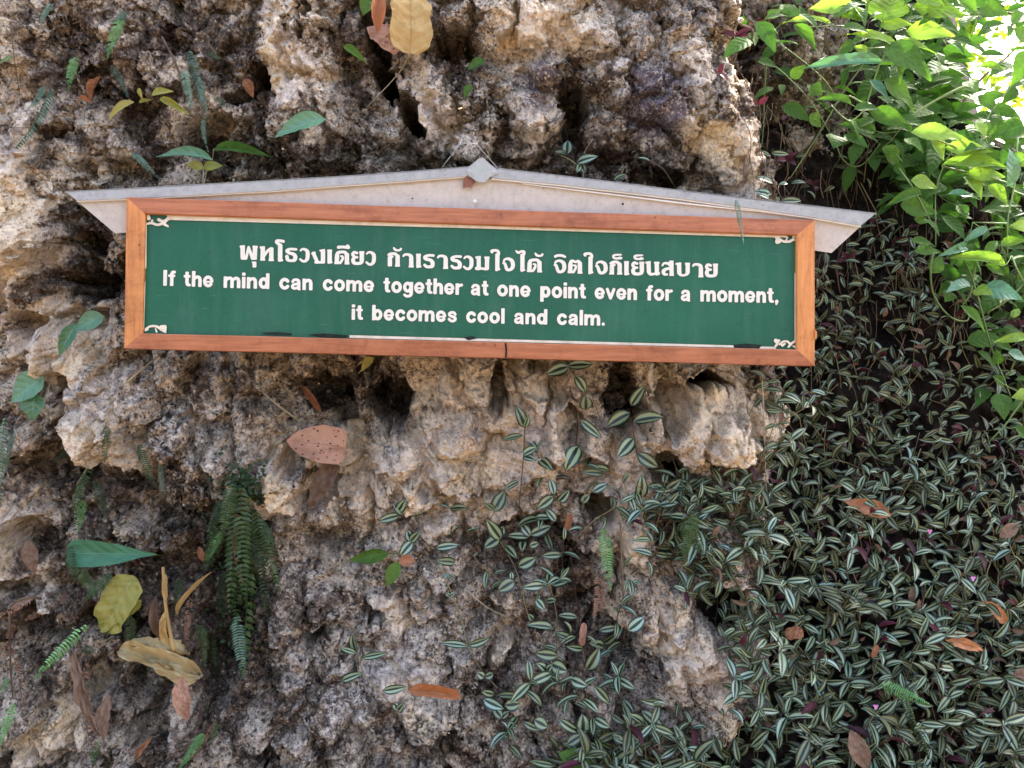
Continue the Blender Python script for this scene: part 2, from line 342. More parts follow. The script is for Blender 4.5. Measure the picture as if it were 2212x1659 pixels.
M['zinc'] = mat_zinc('galvanised_sheet', (0.31,0.305,0.28), (0.42,0.415,0.385), (0.48,0.475,0.44), 0.15, 0.5)
M['zincplate'] = mat_zinc('zinc_ridge_plate', (0.37,0.38,0.34), (0.43,0.445,0.40), (0.49,0.50,0.45), 0.1, 0.45)
M['soffit'] = mat_zinc('dusty_pale_sheet', (0.48,0.44,0.38), (0.61,0.56,0.49), (0.68,0.63,0.55), 0.0, 0.6)
M['hem'] = mat_simple('bare_sheet_hem', [(0.3, (0.75,0.72,0.65)), (0.7, (0.88,0.86,0.80))], 20, 0.35, 0.6, 0)
M['screw'] = mat_simple('steel_screw', [(0.3, (0.5,0.5,0.48)), (0.7, (0.8,0.8,0.77))], 40, 0.3, 0.6, 0)
M['dark'] = mat_simple('dark_hole', [(0.3, (0.01,0.01,0.01)), (0.7, (0.02,0.02,0.02))], 40, 0.8, 0.2, 0)
M['wire'] = mat_simple('galvanised_wire', [(0.3, (0.22,0.22,0.22)), (0.7, (0.40,0.40,0.39))], 60, 0.4, 0.5, 0)
M['petal'] = mat_simple('pink_petal', [(0.3, (0.65,0.20,0.50)), (0.7, (0.85,0.38,0.70))], 10, 0.6, 0.3, 0)
M['rust'] = mat_simple('rusty_brown_flap', [(0.3, (0.10,0.035,0.02)), (0.7, (0.36,0.15,0.10))], 30, 0.7, 0.3, 0.2)
M['farleaf'] = mat_leaf('sunlit_far_leaf', (0.04,0.10,0.010), (0.17,0.24,0.03), (0.4,0.5,0.1), 0.5, (1.5,1.6,0.7), 0.7, 0.1)
M['bark'] = mat_simple('grey_bark', [(0.3, (0.07,0.05,0.035)), (0.7, (0.20,0.16,0.11))], 12, 0.9, 0.1, 0.5)

# ------------------------------------------------------------------ the cliff (one displaced sheet)
STEP = 2.4
U0, U1, V0, V1 = -480.0, 1960.0, -230.0, 1990.0
uu = np.arange(U0, U1, STEP); vv = np.arange(V0, V1, STEP)
UU, VV = np.meshgrid(uu, vv)
wu = UU + 26*fbm(UU/90, VV/90, 3, 60) + 9*fbm(UU/22, VV/22, 2, 64)
wv = VV + 26*fbm(UU/90+31, VV/90, 3, 70) + 9*fbm(UU/22+9, VV/22, 2, 74)
def ell(cu, cv, ru, rv, ang=0.0):
    a = math.radians(ang); c, s = math.cos(a), math.sin(a); x = wu-cu; y = wv-cv
    return np.hypot((x*c+y*s)/ru, (-x*s+y*c)/rv)
# base relief: hanging lumps with sheltered undersides
f1, f2, idv = worley(wu/150, wv/165, 3)
H = 0.085*(1-f1)**1.0 + 0.05*(idv-0.5)
H += 0.05*(ridged(wu/230, wv/260, 4, 20)-0.45)
k1, k2, kid = worley((wu+14*fbm(UU/30, VV/30, 3, 61))/88, (wv+14*fbm(UU/30+5, VV/30, 3, 63))/122, 6); pil = sst(0.0, 0.42, k2-k1); H += 0.075*(pil-.7)*(.45+.9*kid) + 0.03*(kid-.5)
g1, g2, idg = worley(wu/58, wv/66, 9)
H += 0.030*(0.6-g1) + 0.014*(idg-0.5)
H += 0.022*(ridged(wu/52, wv/66, 4, 30, 0.5)-0.5)
ax = [  # lumps: u, v, ru, rv, angle, height
 (620,55,60,100,0,.10),(665,185,75,65,0,.09),(925,225,45,95,5,.09),(1180,60,130,80,10,.09),(1165,190,60,100,0,.08),
 (1330,110,90,60,0,.05),(1400,210,90,95,15,.07),(1500,250,90,130,-20,.09),(1580,310,50,140,-25,.10),(1200,300,70,50,0,.05),(700,290,110,70,0,.06),
 (1480,60,60,90,0,.06),(60,60,80,80,0,.06),(60,430,100,150,10,.13),(110,560,90,80,0,.08),(330,120,110,90,0,.04),(450,250,90,80,0,.04),
 (60,640,50,50,0,.06),(150,730,70,55,40,.09),(260,820,110,120,40,.14),(260,930,80,60,30,.12),(430,900,170,110,15,.10),
 (560,1000,130,70,15,.10),(640,1080,110,70,20,.06),(30,1110,60,150,0,.12),(115,900,40,50,0,.08),
 (1000,880,90,110,25,.09),(940,980,120,80,30,.08),(1130,860,75,80,0,.09),(1190,960,75,70,0,.10),(1270,820,55,60,0,.05),(1550,900,130,95,-10,.15),
 (1400,960,50,90,0,.07),(1340,1080,40,120,0,.06),(850,1080,160,80,20,.06),(860,1200,120,70,0,.04),(1420,1320,100,90,20,.06),(1520,1430,100,90,25,.05),(1395,1190,40,110,0,.05),(1580,1640,120,90,0,.04),
 (640,1330,90,90,0,.06),(900,1500,160,90,0,.05),(700,1560,150,110,0,.05),(110,1550,110,90,0,.07),(410,1560,60,80,0,.08),(170,1250,90,80,0,.04)]
for (a,b,c,d,e,h) in ax:
    r = ell(a,b,c,d,e); H += h*np.exp(-r**2.6)
holes = [ # dark openings and pockets: u, v, ru, rv, angle, depth
 (570,180,26,24,-40,.30),(525,212,40,22,-20,.26),(838,178,34,55,-25,.34),(893,255,26,48,-8,.34),(815,85,22,62,-20,.20),(985,105,42,40,0,.22),
 (1235,245,36,78,8,.22),(1215,315,50,36,0,.16),(215,180,26,38,15,.24),(470,300,50,50,0,.14),(640,30,12,80,0,.0),(760,140,22,50,0,.10),(665,40,10,60,0,.12),
 (560,345,90,24,-2,.08),(300,365,120,24,-2,.06),(1150,350,80,20,3,.07),(1420,385,60,28,5,.18),(790,335,60,22,0,.06),(1330,345,60,22,8,.08),
 (165,560,70,60,30,.16),(215,615,70,45,0,.20),(200,500,60,50,20,.16),(90,690,42,30,30,.10),(190,690,50,25,0,.10),
 (185,830,20,80,-8,.22),(200,905,48,34,20,.24),(115,1010,80,45,20,.18),(250,1010,110,50,18,.18),(340,1090,110,34,15,.10),(85,1150,36,60,0,.20),
 (845,855,46,60,-10,.26),(690,840,60,36,10,.16),(745,870,28,60,0,.16),(1078,830,16,55,-5,.18),(1345,860,46,75,-14,.26),(1440,870,40,50,0,.14),(1518,820,52,22,0,.24),(1575,985,44,36,-15,.28),
 (1230,900,30,40,0,.12),(655,960,36,40,0,.18),(690,1040,40,60,25,.10),(1290,1090,36,40,0,.2),(1440,1010,40,50,-30,.2),
 (803,1310,30,20,0,.16),(680,1360,30,24,0,.14),(520,1120,80,60,0,.10),(500,1300,70,180,5,.16),(380,1230,80,50,0,.08),(260,1330,100,45,0,.10),(120,1330,80,50,10,.16),
 (330,1470,60,60,0,.18),(200,1480,60,50,0,.16),(340,1570,70,50,0,.18),(60,1250,60,30,0,.14),(470,1480,40,60,0,.12),(35,1580,36,28,0,.14),(620,1600,60,40,0,.10),
 (1150,1180,120,80,20,.08),(1250,1300,60,120,0,.14),(1320,1400,60,80,0,.14),(1560,1310,60,60,0,.16),(60,1640,80,30,0,.1),(330,1640,90,26,0,.12),(1610,1560,50,40,0,.12),
 (300,250,26,60,0,.08),(120,300,40,30,0,.08),(380,60,20,80,0,.1),(760,400,60,10,0,0)]
for (a,b,c,d,e,h) in holes:
    if h: r = ell(a,b,c,d,e); H -= (1.5 if h >= .22 else 1.0)*h*(1-sst(0.72, 1.08, r))
m1 = sst(-0.10, 0.40, fbm(UU/120, VV/120, 3, 80))
H += 0.008*(ridged(wu/24, wv/26, 3, 40, 0.6)-0.5) - 0.02
# the right side falls away behind the plants
rb = np.interp(VV, [-300,0,150,300,400,480,760,930,1010,1100,1300,1450,1600,2000], [1550,1550,1560,1620,1650,1660,1665,1660,1640,1640,1620,1640,1640,1660])
edge = sst(0, 110, wu-rb); H -= edge*0.55
H = np.clip(H, -0.6, 0.30)
Hs = H.copy()
for _ in range(6):
    Hs[1:-1,1:-1] = (Hs[1:-1,1:-1]*2 + Hs[:-2,1:-1] + Hs[2:,1:-1] + Hs[1:-1,:-2] + Hs[1:-1,2:])/6
X = (UU-1106)*K*3; Z = 1.6-(VV-829.5)*K*3
lx = 0.016*fbm(UU/34, VV/34, 3, 100) + 0.006*fbm(UU/9, VV/9, 2, 104)
lz = 0.018*fbm(UU/34+77, VV/34, 3, 110) + 0.007*fbm(UU/9+3, VV/9, 2, 114)
CX = X + lx; CZ = Z + lz - 0.28*np.clip(Hs, -0.03, 0.3); CY = -H
# own colour of the stone
def gsum(L):
    r = np.zeros_like(UU)
    for (a,b,c,d,e,w) in L: r += w*np.exp(-ell(a,b,c,d,e)**2)
    return r
pale = 0.20 + 0.85*fbm(wu/130, wv/130, 4, 120) + gsum([(150,760,60,90,-20,.8),(290,880,90,90,20,.5),(40,600,50,70,0,.7),(60,330,60,60,0,.4),(1000,960,90,100,20,.7),(1330,1010,60,60,0,.5),(760,1000,140,70,10,.6),(900,1420,80,40,0,.7),(860,1310,50,50,0,.5),(820,1120,80,40,0,.5),(1180,330,60,30,0,.3),(870,330,50,30,0,.2),(1500,300,40,90,-25,.5),(620,60,70,90,0,.9),(660,180,80,60,0,.6),(930,230,40,80,0,.4),(60,430,110,160,0,.8),(140,700,80,70,40,.9),(230,880,70,130,-25,.9),
  (1180,230,70,60,0,.5),(1200,70,80,60,0,.7),(1100,300,110,40,0,.4),(1330,150,70,40,0,.5),(1010,900,100,120,25,1.0),(1150,870,100,130,0,1.0),(1540,890,140,100,0,1.3),(1390,960,60,80,0,.9),(1340,1080,50,140,0,.8),
  (900,1040,200,80,20,.6),(1420,1310,90,80,0,.45),(1540,1440,90,90,0,.4),(30,1100,60,160,0,.9),(110,1560,110,80,0,.5),(590,1010,120,50,20,.7),(1570,330,60,120,-25,.6)])
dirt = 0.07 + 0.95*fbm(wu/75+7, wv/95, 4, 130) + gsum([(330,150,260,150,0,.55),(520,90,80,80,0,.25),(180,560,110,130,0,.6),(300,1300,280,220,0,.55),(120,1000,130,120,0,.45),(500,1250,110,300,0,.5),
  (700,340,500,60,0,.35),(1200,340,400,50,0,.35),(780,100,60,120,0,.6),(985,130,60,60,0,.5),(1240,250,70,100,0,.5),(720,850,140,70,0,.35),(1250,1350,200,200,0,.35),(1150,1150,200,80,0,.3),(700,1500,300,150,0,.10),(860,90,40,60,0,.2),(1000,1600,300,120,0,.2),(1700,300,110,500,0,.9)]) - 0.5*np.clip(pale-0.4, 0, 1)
grey = 0.08 + 0.8*fbm(wu/110+40, wv/110, 4, 140) + gsum([(400,900,170,120,10,.75),(1165,180,50,90,0,.7),(1400,215,70,90,10,1.1),(860,1150,150,150,0,.4),(700,1450,260,220,0,.5),(900,1500,260,200,0,.45),(1010,860,50,80,20,.5),(1250,150,60,90,0,.3),(330,800,120,80,0,.4),(1330,60,90,60,0,.4),(640,1250,80,110,0,.3),(1560,430,60,60,0,.4)])
moss = -0.25 + 0.7*fbm(wu/60+90, wv/60, 4, 150) + gsum([(520,1060,70,90,0,.8),(500,1250,60,200,0,.5),(700,345,450,40,0,.55),(1150,350,300,30,0,.4),(150,1180,120,80,0,.3),(560,300,90,60,0,.3),(230,370,120,40,0,.4)])
tint = np.stack([np.clip(pale,0,1), np.clip(dirt*1.1,0,1), np.clip(grey,0,1), np.clip(moss,0,1)], -1)
slab = np.clip(gsum([(1398,220,66,84,10,2.2), (1160,180,38,80,5,1.4), (1490,30,50,60,0,.8)])*1.8-0.9, 0, 1)      # smooth purple-grey slabs
pale_ = pale
# crumbly detail and solution pits, pushed along the surface normal so that steep walls get it too
def normals(X, Y, Z):
    P_ = np.stack([X, Y, Z], -1); du = np.gradient(P_, axis=1); dv = np.gradient(P_, axis=0); n_ = np.cross(dv, du); n_ /= np.linalg.norm(n_, axis=-1, keepdims=True)+1e-12
    return n_ * np.sign(-n_[..., 1:2] + 1e-9)
for f0, amp, kind in ((26.0, .016, 0), (50.0, .012, 1), (95.0, .0055, 2), (150.0, .0035, 0)):
    N_ = normals(CX, CY, CZ); a_ = (CX + 1.25*CY)*f0 + 50; b_ = (CZ - 1.1*CY)*f0 + 50
    a_ = a_ + .35*fbm(a_*.7, b_*.7, 2, 300); b_ = b_ + .35*fbm(a_*.7+9, b_*.7, 2, 304)
    if kind == 0: d_ = ridged(a_, b_, 3, int(f0), .55)-.55
    elif kind == 1: p1, p2, pid = worley(a_*.8, b_*.8, 12); d_ = -(1-sst(.1, .45, p1))*(pid > .4)*1.6*(.25+m1)
    else: p1, p2, pid = worley(a_*.9, b_*.9, 15); d_ = .5-p1 - (1-sst(.1, .4, p1))*(pid > .6)*1.5
    k_ = amp*(.7+.6*m1)*(1-.68*np.clip(pale_, 0, 1))*(1-.7*slab)*d_
    CX = CX + N_[..., 0]*k_; CY = CY + N_[..., 1]*k_; CZ = CZ + N_[..., 2]*k_
def grid_mesh(name, X, Y, Z, mat, attr=None):
    h, w = X.shape; me = bpy.data.meshes.new(name)
    co = np.stack([X, Y, Z], -1).reshape(-1, 3).astype(np.float32)
    i = np.arange(h*w).reshape(h, w); q = np.stack([i[:-1,:-1], i[1:,:-1], i[1:,1:], i[:-1,1:]], -1).reshape(-1, 4).astype(np.int32)
    me.vertices.add(h*w); me.vertices.foreach_set('co', co.ravel())
    me.loops.add(q.size); me.loops.foreach_set('vertex_index', q.ravel())
    me.polygons.add(len(q)); me.polygons.foreach_set('loop_start', np.arange(0, q.size, 4, dtype=np.int32)); me.polygons.foreach_set('loop_total', np.full(len(q), 4, dtype=np.int32))
    me.polygons.foreach_set('use_smooth', np.ones(len(q), dtype=bool))
    me.update(calc_edges=True); me.materials.append(mat)
    if attr is not None:
        a = me.color_attributes.new('tint', 'FLOAT_COLOR', 'POINT'); a.data.foreach_set('color', attr.reshape(-1, 4).astype(np.float32).ravel())
    return me
cliff = obj('cliff', grid_mesh('cliff', CX, CY, CZ, M['rock'], tint)); tag(cliff, kind='structure')
sa_ = cliff.data.attributes.new('slab', 'FLOAT', 'POINT'); sa_.data.foreach_set('value', slab.ravel().astype(np.float32))
cliff['label'] = 'pitted beige and grey limestone cliff face behind the sign'

# ------------------------------------------------------------------ earth bank under the plants
bu = np.arange(1180, 2950, 9.0); bv = np.arange(-420, 2010, 9.0); BU, BV = np.meshgrid(bu, bv)
def bank_depth(U, V):
    y = np.interp(V, [-420,0,250,480,800,1100,1659,2010], [0.95,0.80,0.55,0.36,0.20,0.08,-0.06,-0.12])
    y = y + np.interp(U, [1180,1400,1600,1800,2212,2900], [0.30,0.10,0.0,0.0,0.05,0.35])
    return y - 0.10*fbm(U/160, V/160, 4, 200) - 0.05*fbm(U/40, V/40, 3, 210)
BY = bank_depth(BU, BV)
crest = np.interp(BU, [1180,1960,2010,2045,2075,2120,2200,2300,2600,2950], [-420,-420,-100,60,220,300,330,300,200,100]) + 55*fbm(BU/40, BU*0, 4, 220)
over = np.clip(crest-BV, 0, 900); BVc = np.maximum(BV, crest)
d = BY+3.0; BX = (BU-1106)*K*d; BZ = 1.6-(BVc-829.5)*K*d; BY2 = BY + over*0.006; BZ -= over*0.0008; BX += over*0.0035
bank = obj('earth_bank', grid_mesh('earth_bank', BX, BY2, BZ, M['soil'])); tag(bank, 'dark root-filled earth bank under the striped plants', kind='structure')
# ground
gx = np.linspace(-60, 60, 61); gy = np.linspace(-30, 90, 61); GX_, GY_ = np.meshgrid(gx, gy)
ground = obj('ground', grid_mesh('ground', GX_, GY_, -0.03 + 0.15*fbm(GX_/9, GY_/9, 3, 230)*(GY_ > 1.5), M['ground'])); tag(ground, kind='structure')

def surf_y(u, v):
    """depth of whatever solid surface stands at this place on the wall"""
    y = 0.0
    yb = float(bank_depth(np.float64(u), np.float64(v))) if 1180 < u < 2950 else 9.0
    yc = 9.0
    if U0 < u < U1-3 and V0 < v < V1-3:
        i = int((v-V0)/STEP); j = int((u-U0)/STEP)
        yc = -float(Hs[max(0,i-4):i+5:2, max(0,j-4):j+5:2].max())
    return min(yb, yc)
def near_y(u0, v0, u1, v1):
    return min(surf_y(u0, v0), surf_y(u1, v1), surf_y((u0+u1)/2, (v0+v1)/2))
# ------------------------------------------------------------------ the sign
TH = math.radians(2.4)
SN = Vector((math.sin(TH), -math.cos(TH), 0)); SC = P(1015, 608, -0.38)
def S(u, v, h=0.0):
    D = Vector(((u-1106.0)*K, 1.0, -(v-829.5)*K))
    t = (h - (CAM-SC).dot(SN)) / D.dot(SN)
    return CAM + D*t
def Sarr(U, V, h):
    Dx = (U-1106.0)*K; Dz = -(V-829.5)*K
    t = (h - (CAM-SC).dot(SN)) / (Dx*SN.x + SN.y)
    return np.stack([CAM.x+Dx*t, CAM.y+t, CAM.z+Dz*t], -1)
sign = thing('hanging_sign', S(1015, 770, 0), 'long green Thai and English proverb sign, orange wooden frame, grey metal gable roof', 'sign')
SB = Vector(sign.location)
def sp(name, me): return obj(name, me, sign)
OUT = [(272,425),(1761,475),(1761,791),(267,753)]; INN = [(313,462),(1721,508),(1721,755),(307,720)]
prof = [(0,-.020),(0,.010),(.035,.0135),(.5,.015),(.93,.016),(1,.0135),(1,-.003)]
def rail(a, b, mat, label=None):
    V = []; n = 26
    for k in range(n+1):
        f = k/n
        for (w, h) in prof:
            o = Vector(OUT[a]).lerp(Vector(OUT[b]), f); i = Vector(INN[a]).lerp(Vector(INN[b]), f)
            q = o.lerp(i, w); wob = 0.5*math.sin(f*23+a*3+w*5)*(0.6 if 0 < k < n else 0)
            base = S(q.x, q.y + (wob if a % 2 == 0 else 0), .015)
            V.append(base + SN*(h-.015) - SB)
    m = len(prof); F = [(k*m+j, (k+1)*m+j, (k+1)*m+j+1, k*m+j+1) for k in range(n) for j in range(m-1)]
    F += [tuple(k*m for k in (0,)) + tuple(range(1, m)), tuple(n*m+j for j in range(m))[::-1]]
    o = sp('frame_rail', make_mesh('frame_rail', V, F, mat, smooth=False))
    if label: o['label'] = label
rail(0, 1, M['rail_h'], 'top rail of the frame, shade painted in as red-brown'); rail(1, 2, M['rail_v'], 'right rail of the frame, light painted in as bright orange')
rail(2, 3, M['rail_h'], 'bottom rail of the frame, shade painted in as red-brown, split at its middle'); rail(3, 0, M['rail_v'], 'left rail of the frame, light painted in as bright orange')
def flat(name, pts, h, mat, thick=0.0015, parent=None, off=None):
    off = SB if off is None else off
    n = len(pts); f = [S(u, v, h) - off for u, v in pts]; b = [p - SN*thick for p in f]
    F = [tuple(range(n)), tuple(range(n, 2*n))[::-1]] + [(i, n+i, n+(i+1) % n, (i+1) % n) for i in range(n)]
    return obj(name, make_mesh(name, f+b, F, mat, smooth=False), parent or sign)
flat('panel', [(300,455),(1732,500),(1732,762),(296,728)], 0.0, M['panel'], 0.008)

# ---- lettering: strokes rasterised to a distance field, then outlined as real flat shapes
def seg_sd(X, Y, x1, y1, r1, x2, y2, r2):
    dx, dy = x2-x1, y2-y1; L = dx*dx+dy*dy
    t = np.clip(((X-x1)*dx + (Y-y1)*dy)/L, 0, 1) if L > 1e-9 else 0*X
    return np.hypot(X-x1-dx*t, Y-y1-dy*t) - (r1+(r2-r1)*t)
def box_sd(X, Y, x1, y1, x2, y2, w):
    L = math.hypot(x2-x1, y2-y1); ex, ey = (x2-x1)/L, (y2-y1)/L; cx, cy = (x1+x2)/2, (y1+y2)/2
    a = np.abs((X-cx)*ex + (Y-cy)*ey); b = np.abs(-(X-cx)*ey + (Y-cy)*ex); rc = 0.22*w
    qx = a-L/2+rc; qy = b-w/2+rc
    return np.hypot(np.maximum(qx, 0), np.maximum(qy, 0)) + np.minimum(np.maximum(qx, qy), 0) - rc
def field(strokes, x0, y0, x1, y1, c):
    xs = np.arange(x0, x1+c, c); ys = np.arange(y0, y1+c, c); X, Y = np.meshgrid(xs, ys); D = np.full(X.shape, 1e3)
    for s in strokes:
        if s[0] == 'b': D = np.minimum(D, box_sd(X, Y, *s[1:]))
        else:
            p = s[1]
            if len(p) > 2:
                q = catmull([Vector(z) for z in p], 4); p = [tuple(z) for z in q]
            if len(p) == 1: D = np.minimum(D, np.hypot(X-p[0][0], Y-p[0][1]) - p[0][2]/2)
            for a, b in zip(p, p[1:]): D = np.minimum(D, seg_sd(X, Y, a[0], a[1], a[2]/2, b[0], b[1], b[2]/2))
    return xs, ys, D
def march(xs, ys, D, V, F):
    """filled marching squares; appends 2-D verts and faces"""
    ins = D < 0; full = ins[:-1,:-1] & ins[1:,:-1] & ins[:-1,1:] & ins[1:,1:]; anyi = ins[:-1,:-1] | ins[1:,:-1] | ins[:-1,1:] | ins[1:,1:]
    for j in range(full.shape[0]):
        row = full[j]; i = 0; n = len(row)
        while i < n:
            if row[i]:
                k = i
                while k < n and row[k]: k += 1
                b = len(V); V += [(xs[i], ys[j]), (xs[k], ys[j]), (xs[k], ys[j+1]), (xs[i], ys[j+1])]; F.append((b, b+1, b+2, b+3)); i = k
            else: i += 1
    for j, i in zip(*np.nonzero(anyi & ~full)):
        c = [(i, j), (i+1, j), (i+1, j+1), (i, j+1)]; poly = []
        for k in range(4):
            a = c[k]; b_ = c[(k+1) % 4]; da = D[a[1], a[0]]; db = D[b_[1], b_[0]]
            if da < 0: poly.append((xs[a[0]], ys[a[1]]))
            if (da < 0) != (db < 0):
                t = da/(da-db); poly.append((xs[a[0]]+(xs[b_[0]]-xs[a[0]])*t, ys[a[1]]+(ys[b_[1]]-ys[a[1]])*t))
        if len(poly) > 2: b = len(V); V += poly; F.append(tuple(range(b, b+len(poly))))
def letters(name, glyphs, mat, cell, label, edge=0.0, h=0.0016):
    """glyphs: list of stroke lists in photo units (u, v)"""
    V, F, V2, F2 = [], [], [], []
    for st in glyphs:
        a = []
        for s in st:
            if s[0] == 'b': w = s[5]; a += [(s[1]-w, s[2]-w), (s[1]+w, s[2]+w), (s[3]-w, s[4]-w), (s[3]+w, s[4]+w)]
            else:
                for q in s[1]: a += [(q[0]-q[2], q[1]-q[2]), (q[0]+q[2], q[1]+q[2])]
        x0 = min(q[0] for q in a); x1 = max(q[0] for q in a); y0 = min(q[1] for q in a); y1 = max(q[1] for q in a)
        xs, ys, D = field(st, x0, y0, x1, y1, cell); march(xs, ys, D, V, F)
        if edge: march(xs, ys, D-edge, V2, F2)
    def mk(nm, V, F, mt, h):
        A = np.array(V); W = Sarr(A[:, 0], A[:, 1], h) - np.array(SB)
        o = sp(nm, make_mesh(nm, W.tolist(), [f[::-1] for f in F], mt, smooth=False)); return o
    o = mk(name, V, F, mat, h); o['label'] = label
    if edge: e = mk('letter_edge', V2, F2, M['edgeink'], h-0.0008); e['label'] = 'dark rim around the ' + label
# Thai line, traced stroke by stroke (tile units -> photo units)
Rg = {1: (660,660), 2: (860,670), 3: (1080,680), 4: (1300,690), 5: (1530,690), 6: (1740,700)}
def tl(r, strokes, dx=0, dy=0):
    ox, oy = Rg[r]; k = 7.3733; q = 0.768; out = []
    f = lambda x, y: ((ox+dx+x/k)*q, (oy+dy+y/k)*q)
    for s in strokes:
        if s[0] == 'b': a = f(s[1], s[2]); b = f(s[3], s[4]); out.append(('b', *a, *b, s[5]/k*q*.97))
        else: out.append(('c', [(*f(x, y), w/k*q*.93) for x, y, w in s[1]]))
    return out
g_w = [('c', [(1368,330,44),(1400,302,48),(1455,305,62),(1508,350,84),(1515,430,92),(1505,500,84),(1465,548,64),(1410,548,56),(1360,510,52)])]
g_e = [('b', 1970,310,1970,590,96), ('b', 1920,330,2022,330,48), ('b', 1975,580,2030,570,40), ('c', [(1945,585,44),(2005,575,44)])]
g_d = [('b', 650,330,643,530,94), ('c', [(648,360,90),(665,305,75),(740,285,66),(810,292,70),(850,340,90)]), ('b', 853,310,853,545,95), ('b', 805,525,908,525,44), ('b', 592,512,735,512,54), ('c', [(728,372,40),(765,382,52),(765,430,58),(725,500,60)])]
g_y = [('c', [(1062,308,62),(1005,292,62),(975,335,72),(1010,388,66),(1068,395,50)]), ('c', [(1000,405,70),(982,455,90),(1000,510,80),(1080,525,68),(1150,505,80),(1165,450,95)]), ('b', 1163,268,1163,480,95), ('b', 1108,292,1215,292,50)]
g_th = [('b', 1745,380,1745,585,94), ('c', [(1715,345,50),(1760,325,66),(1850,325,68),(1900,370,84)]), ('b', 1905,345,1905,592,94), ('b', 1850,572,1955,572,40), ('c', [(1735,365,60),(1800,385,48)])]
g_th2 = [('c', [(1828,203,44),(1855,238,58),(1910,252,48),(1955,245,48),(1972,222,54)])]
g_a = [('c', [(403,298,44),(430,268,55),(500,265,62),(558,300,86),(565,360,94)]), ('b', 565,320,565,532,94), ('b', 510,515,618,515,40)]
g_r = [('c', [(1025,285,60),(920,283,60),(850,315,74),(865,355,74),(960,380,76),(1005,430,92),(1002,500,88),(960,518,70),(890,518,66),(842,482,62)])]
g_j = [('c', [(862,325,46),(890,290,50),(960,280,62),(1030,320,84),(1052,395,92),(1040,465,86),(990,508,66),(930,500,72),(905,440,72),(880,375,64),(850,368,44)])]
g_ai = [('c', [(620,143,60),(608,118,56),(650,106,58),(720,110,62),(755,150,70),(735,210,90)]), ('b', 730,170,728,520,92), ('c', [(710,510,60),(772,495,44)])]
g_mt = [('c', [(1600,195,36),(1500,198,48),(1440,215,50),(1450,260,52),(1520,272,50),(1600,268,50)]), ('c', [(1560,248,34),(1608,262,44)])]
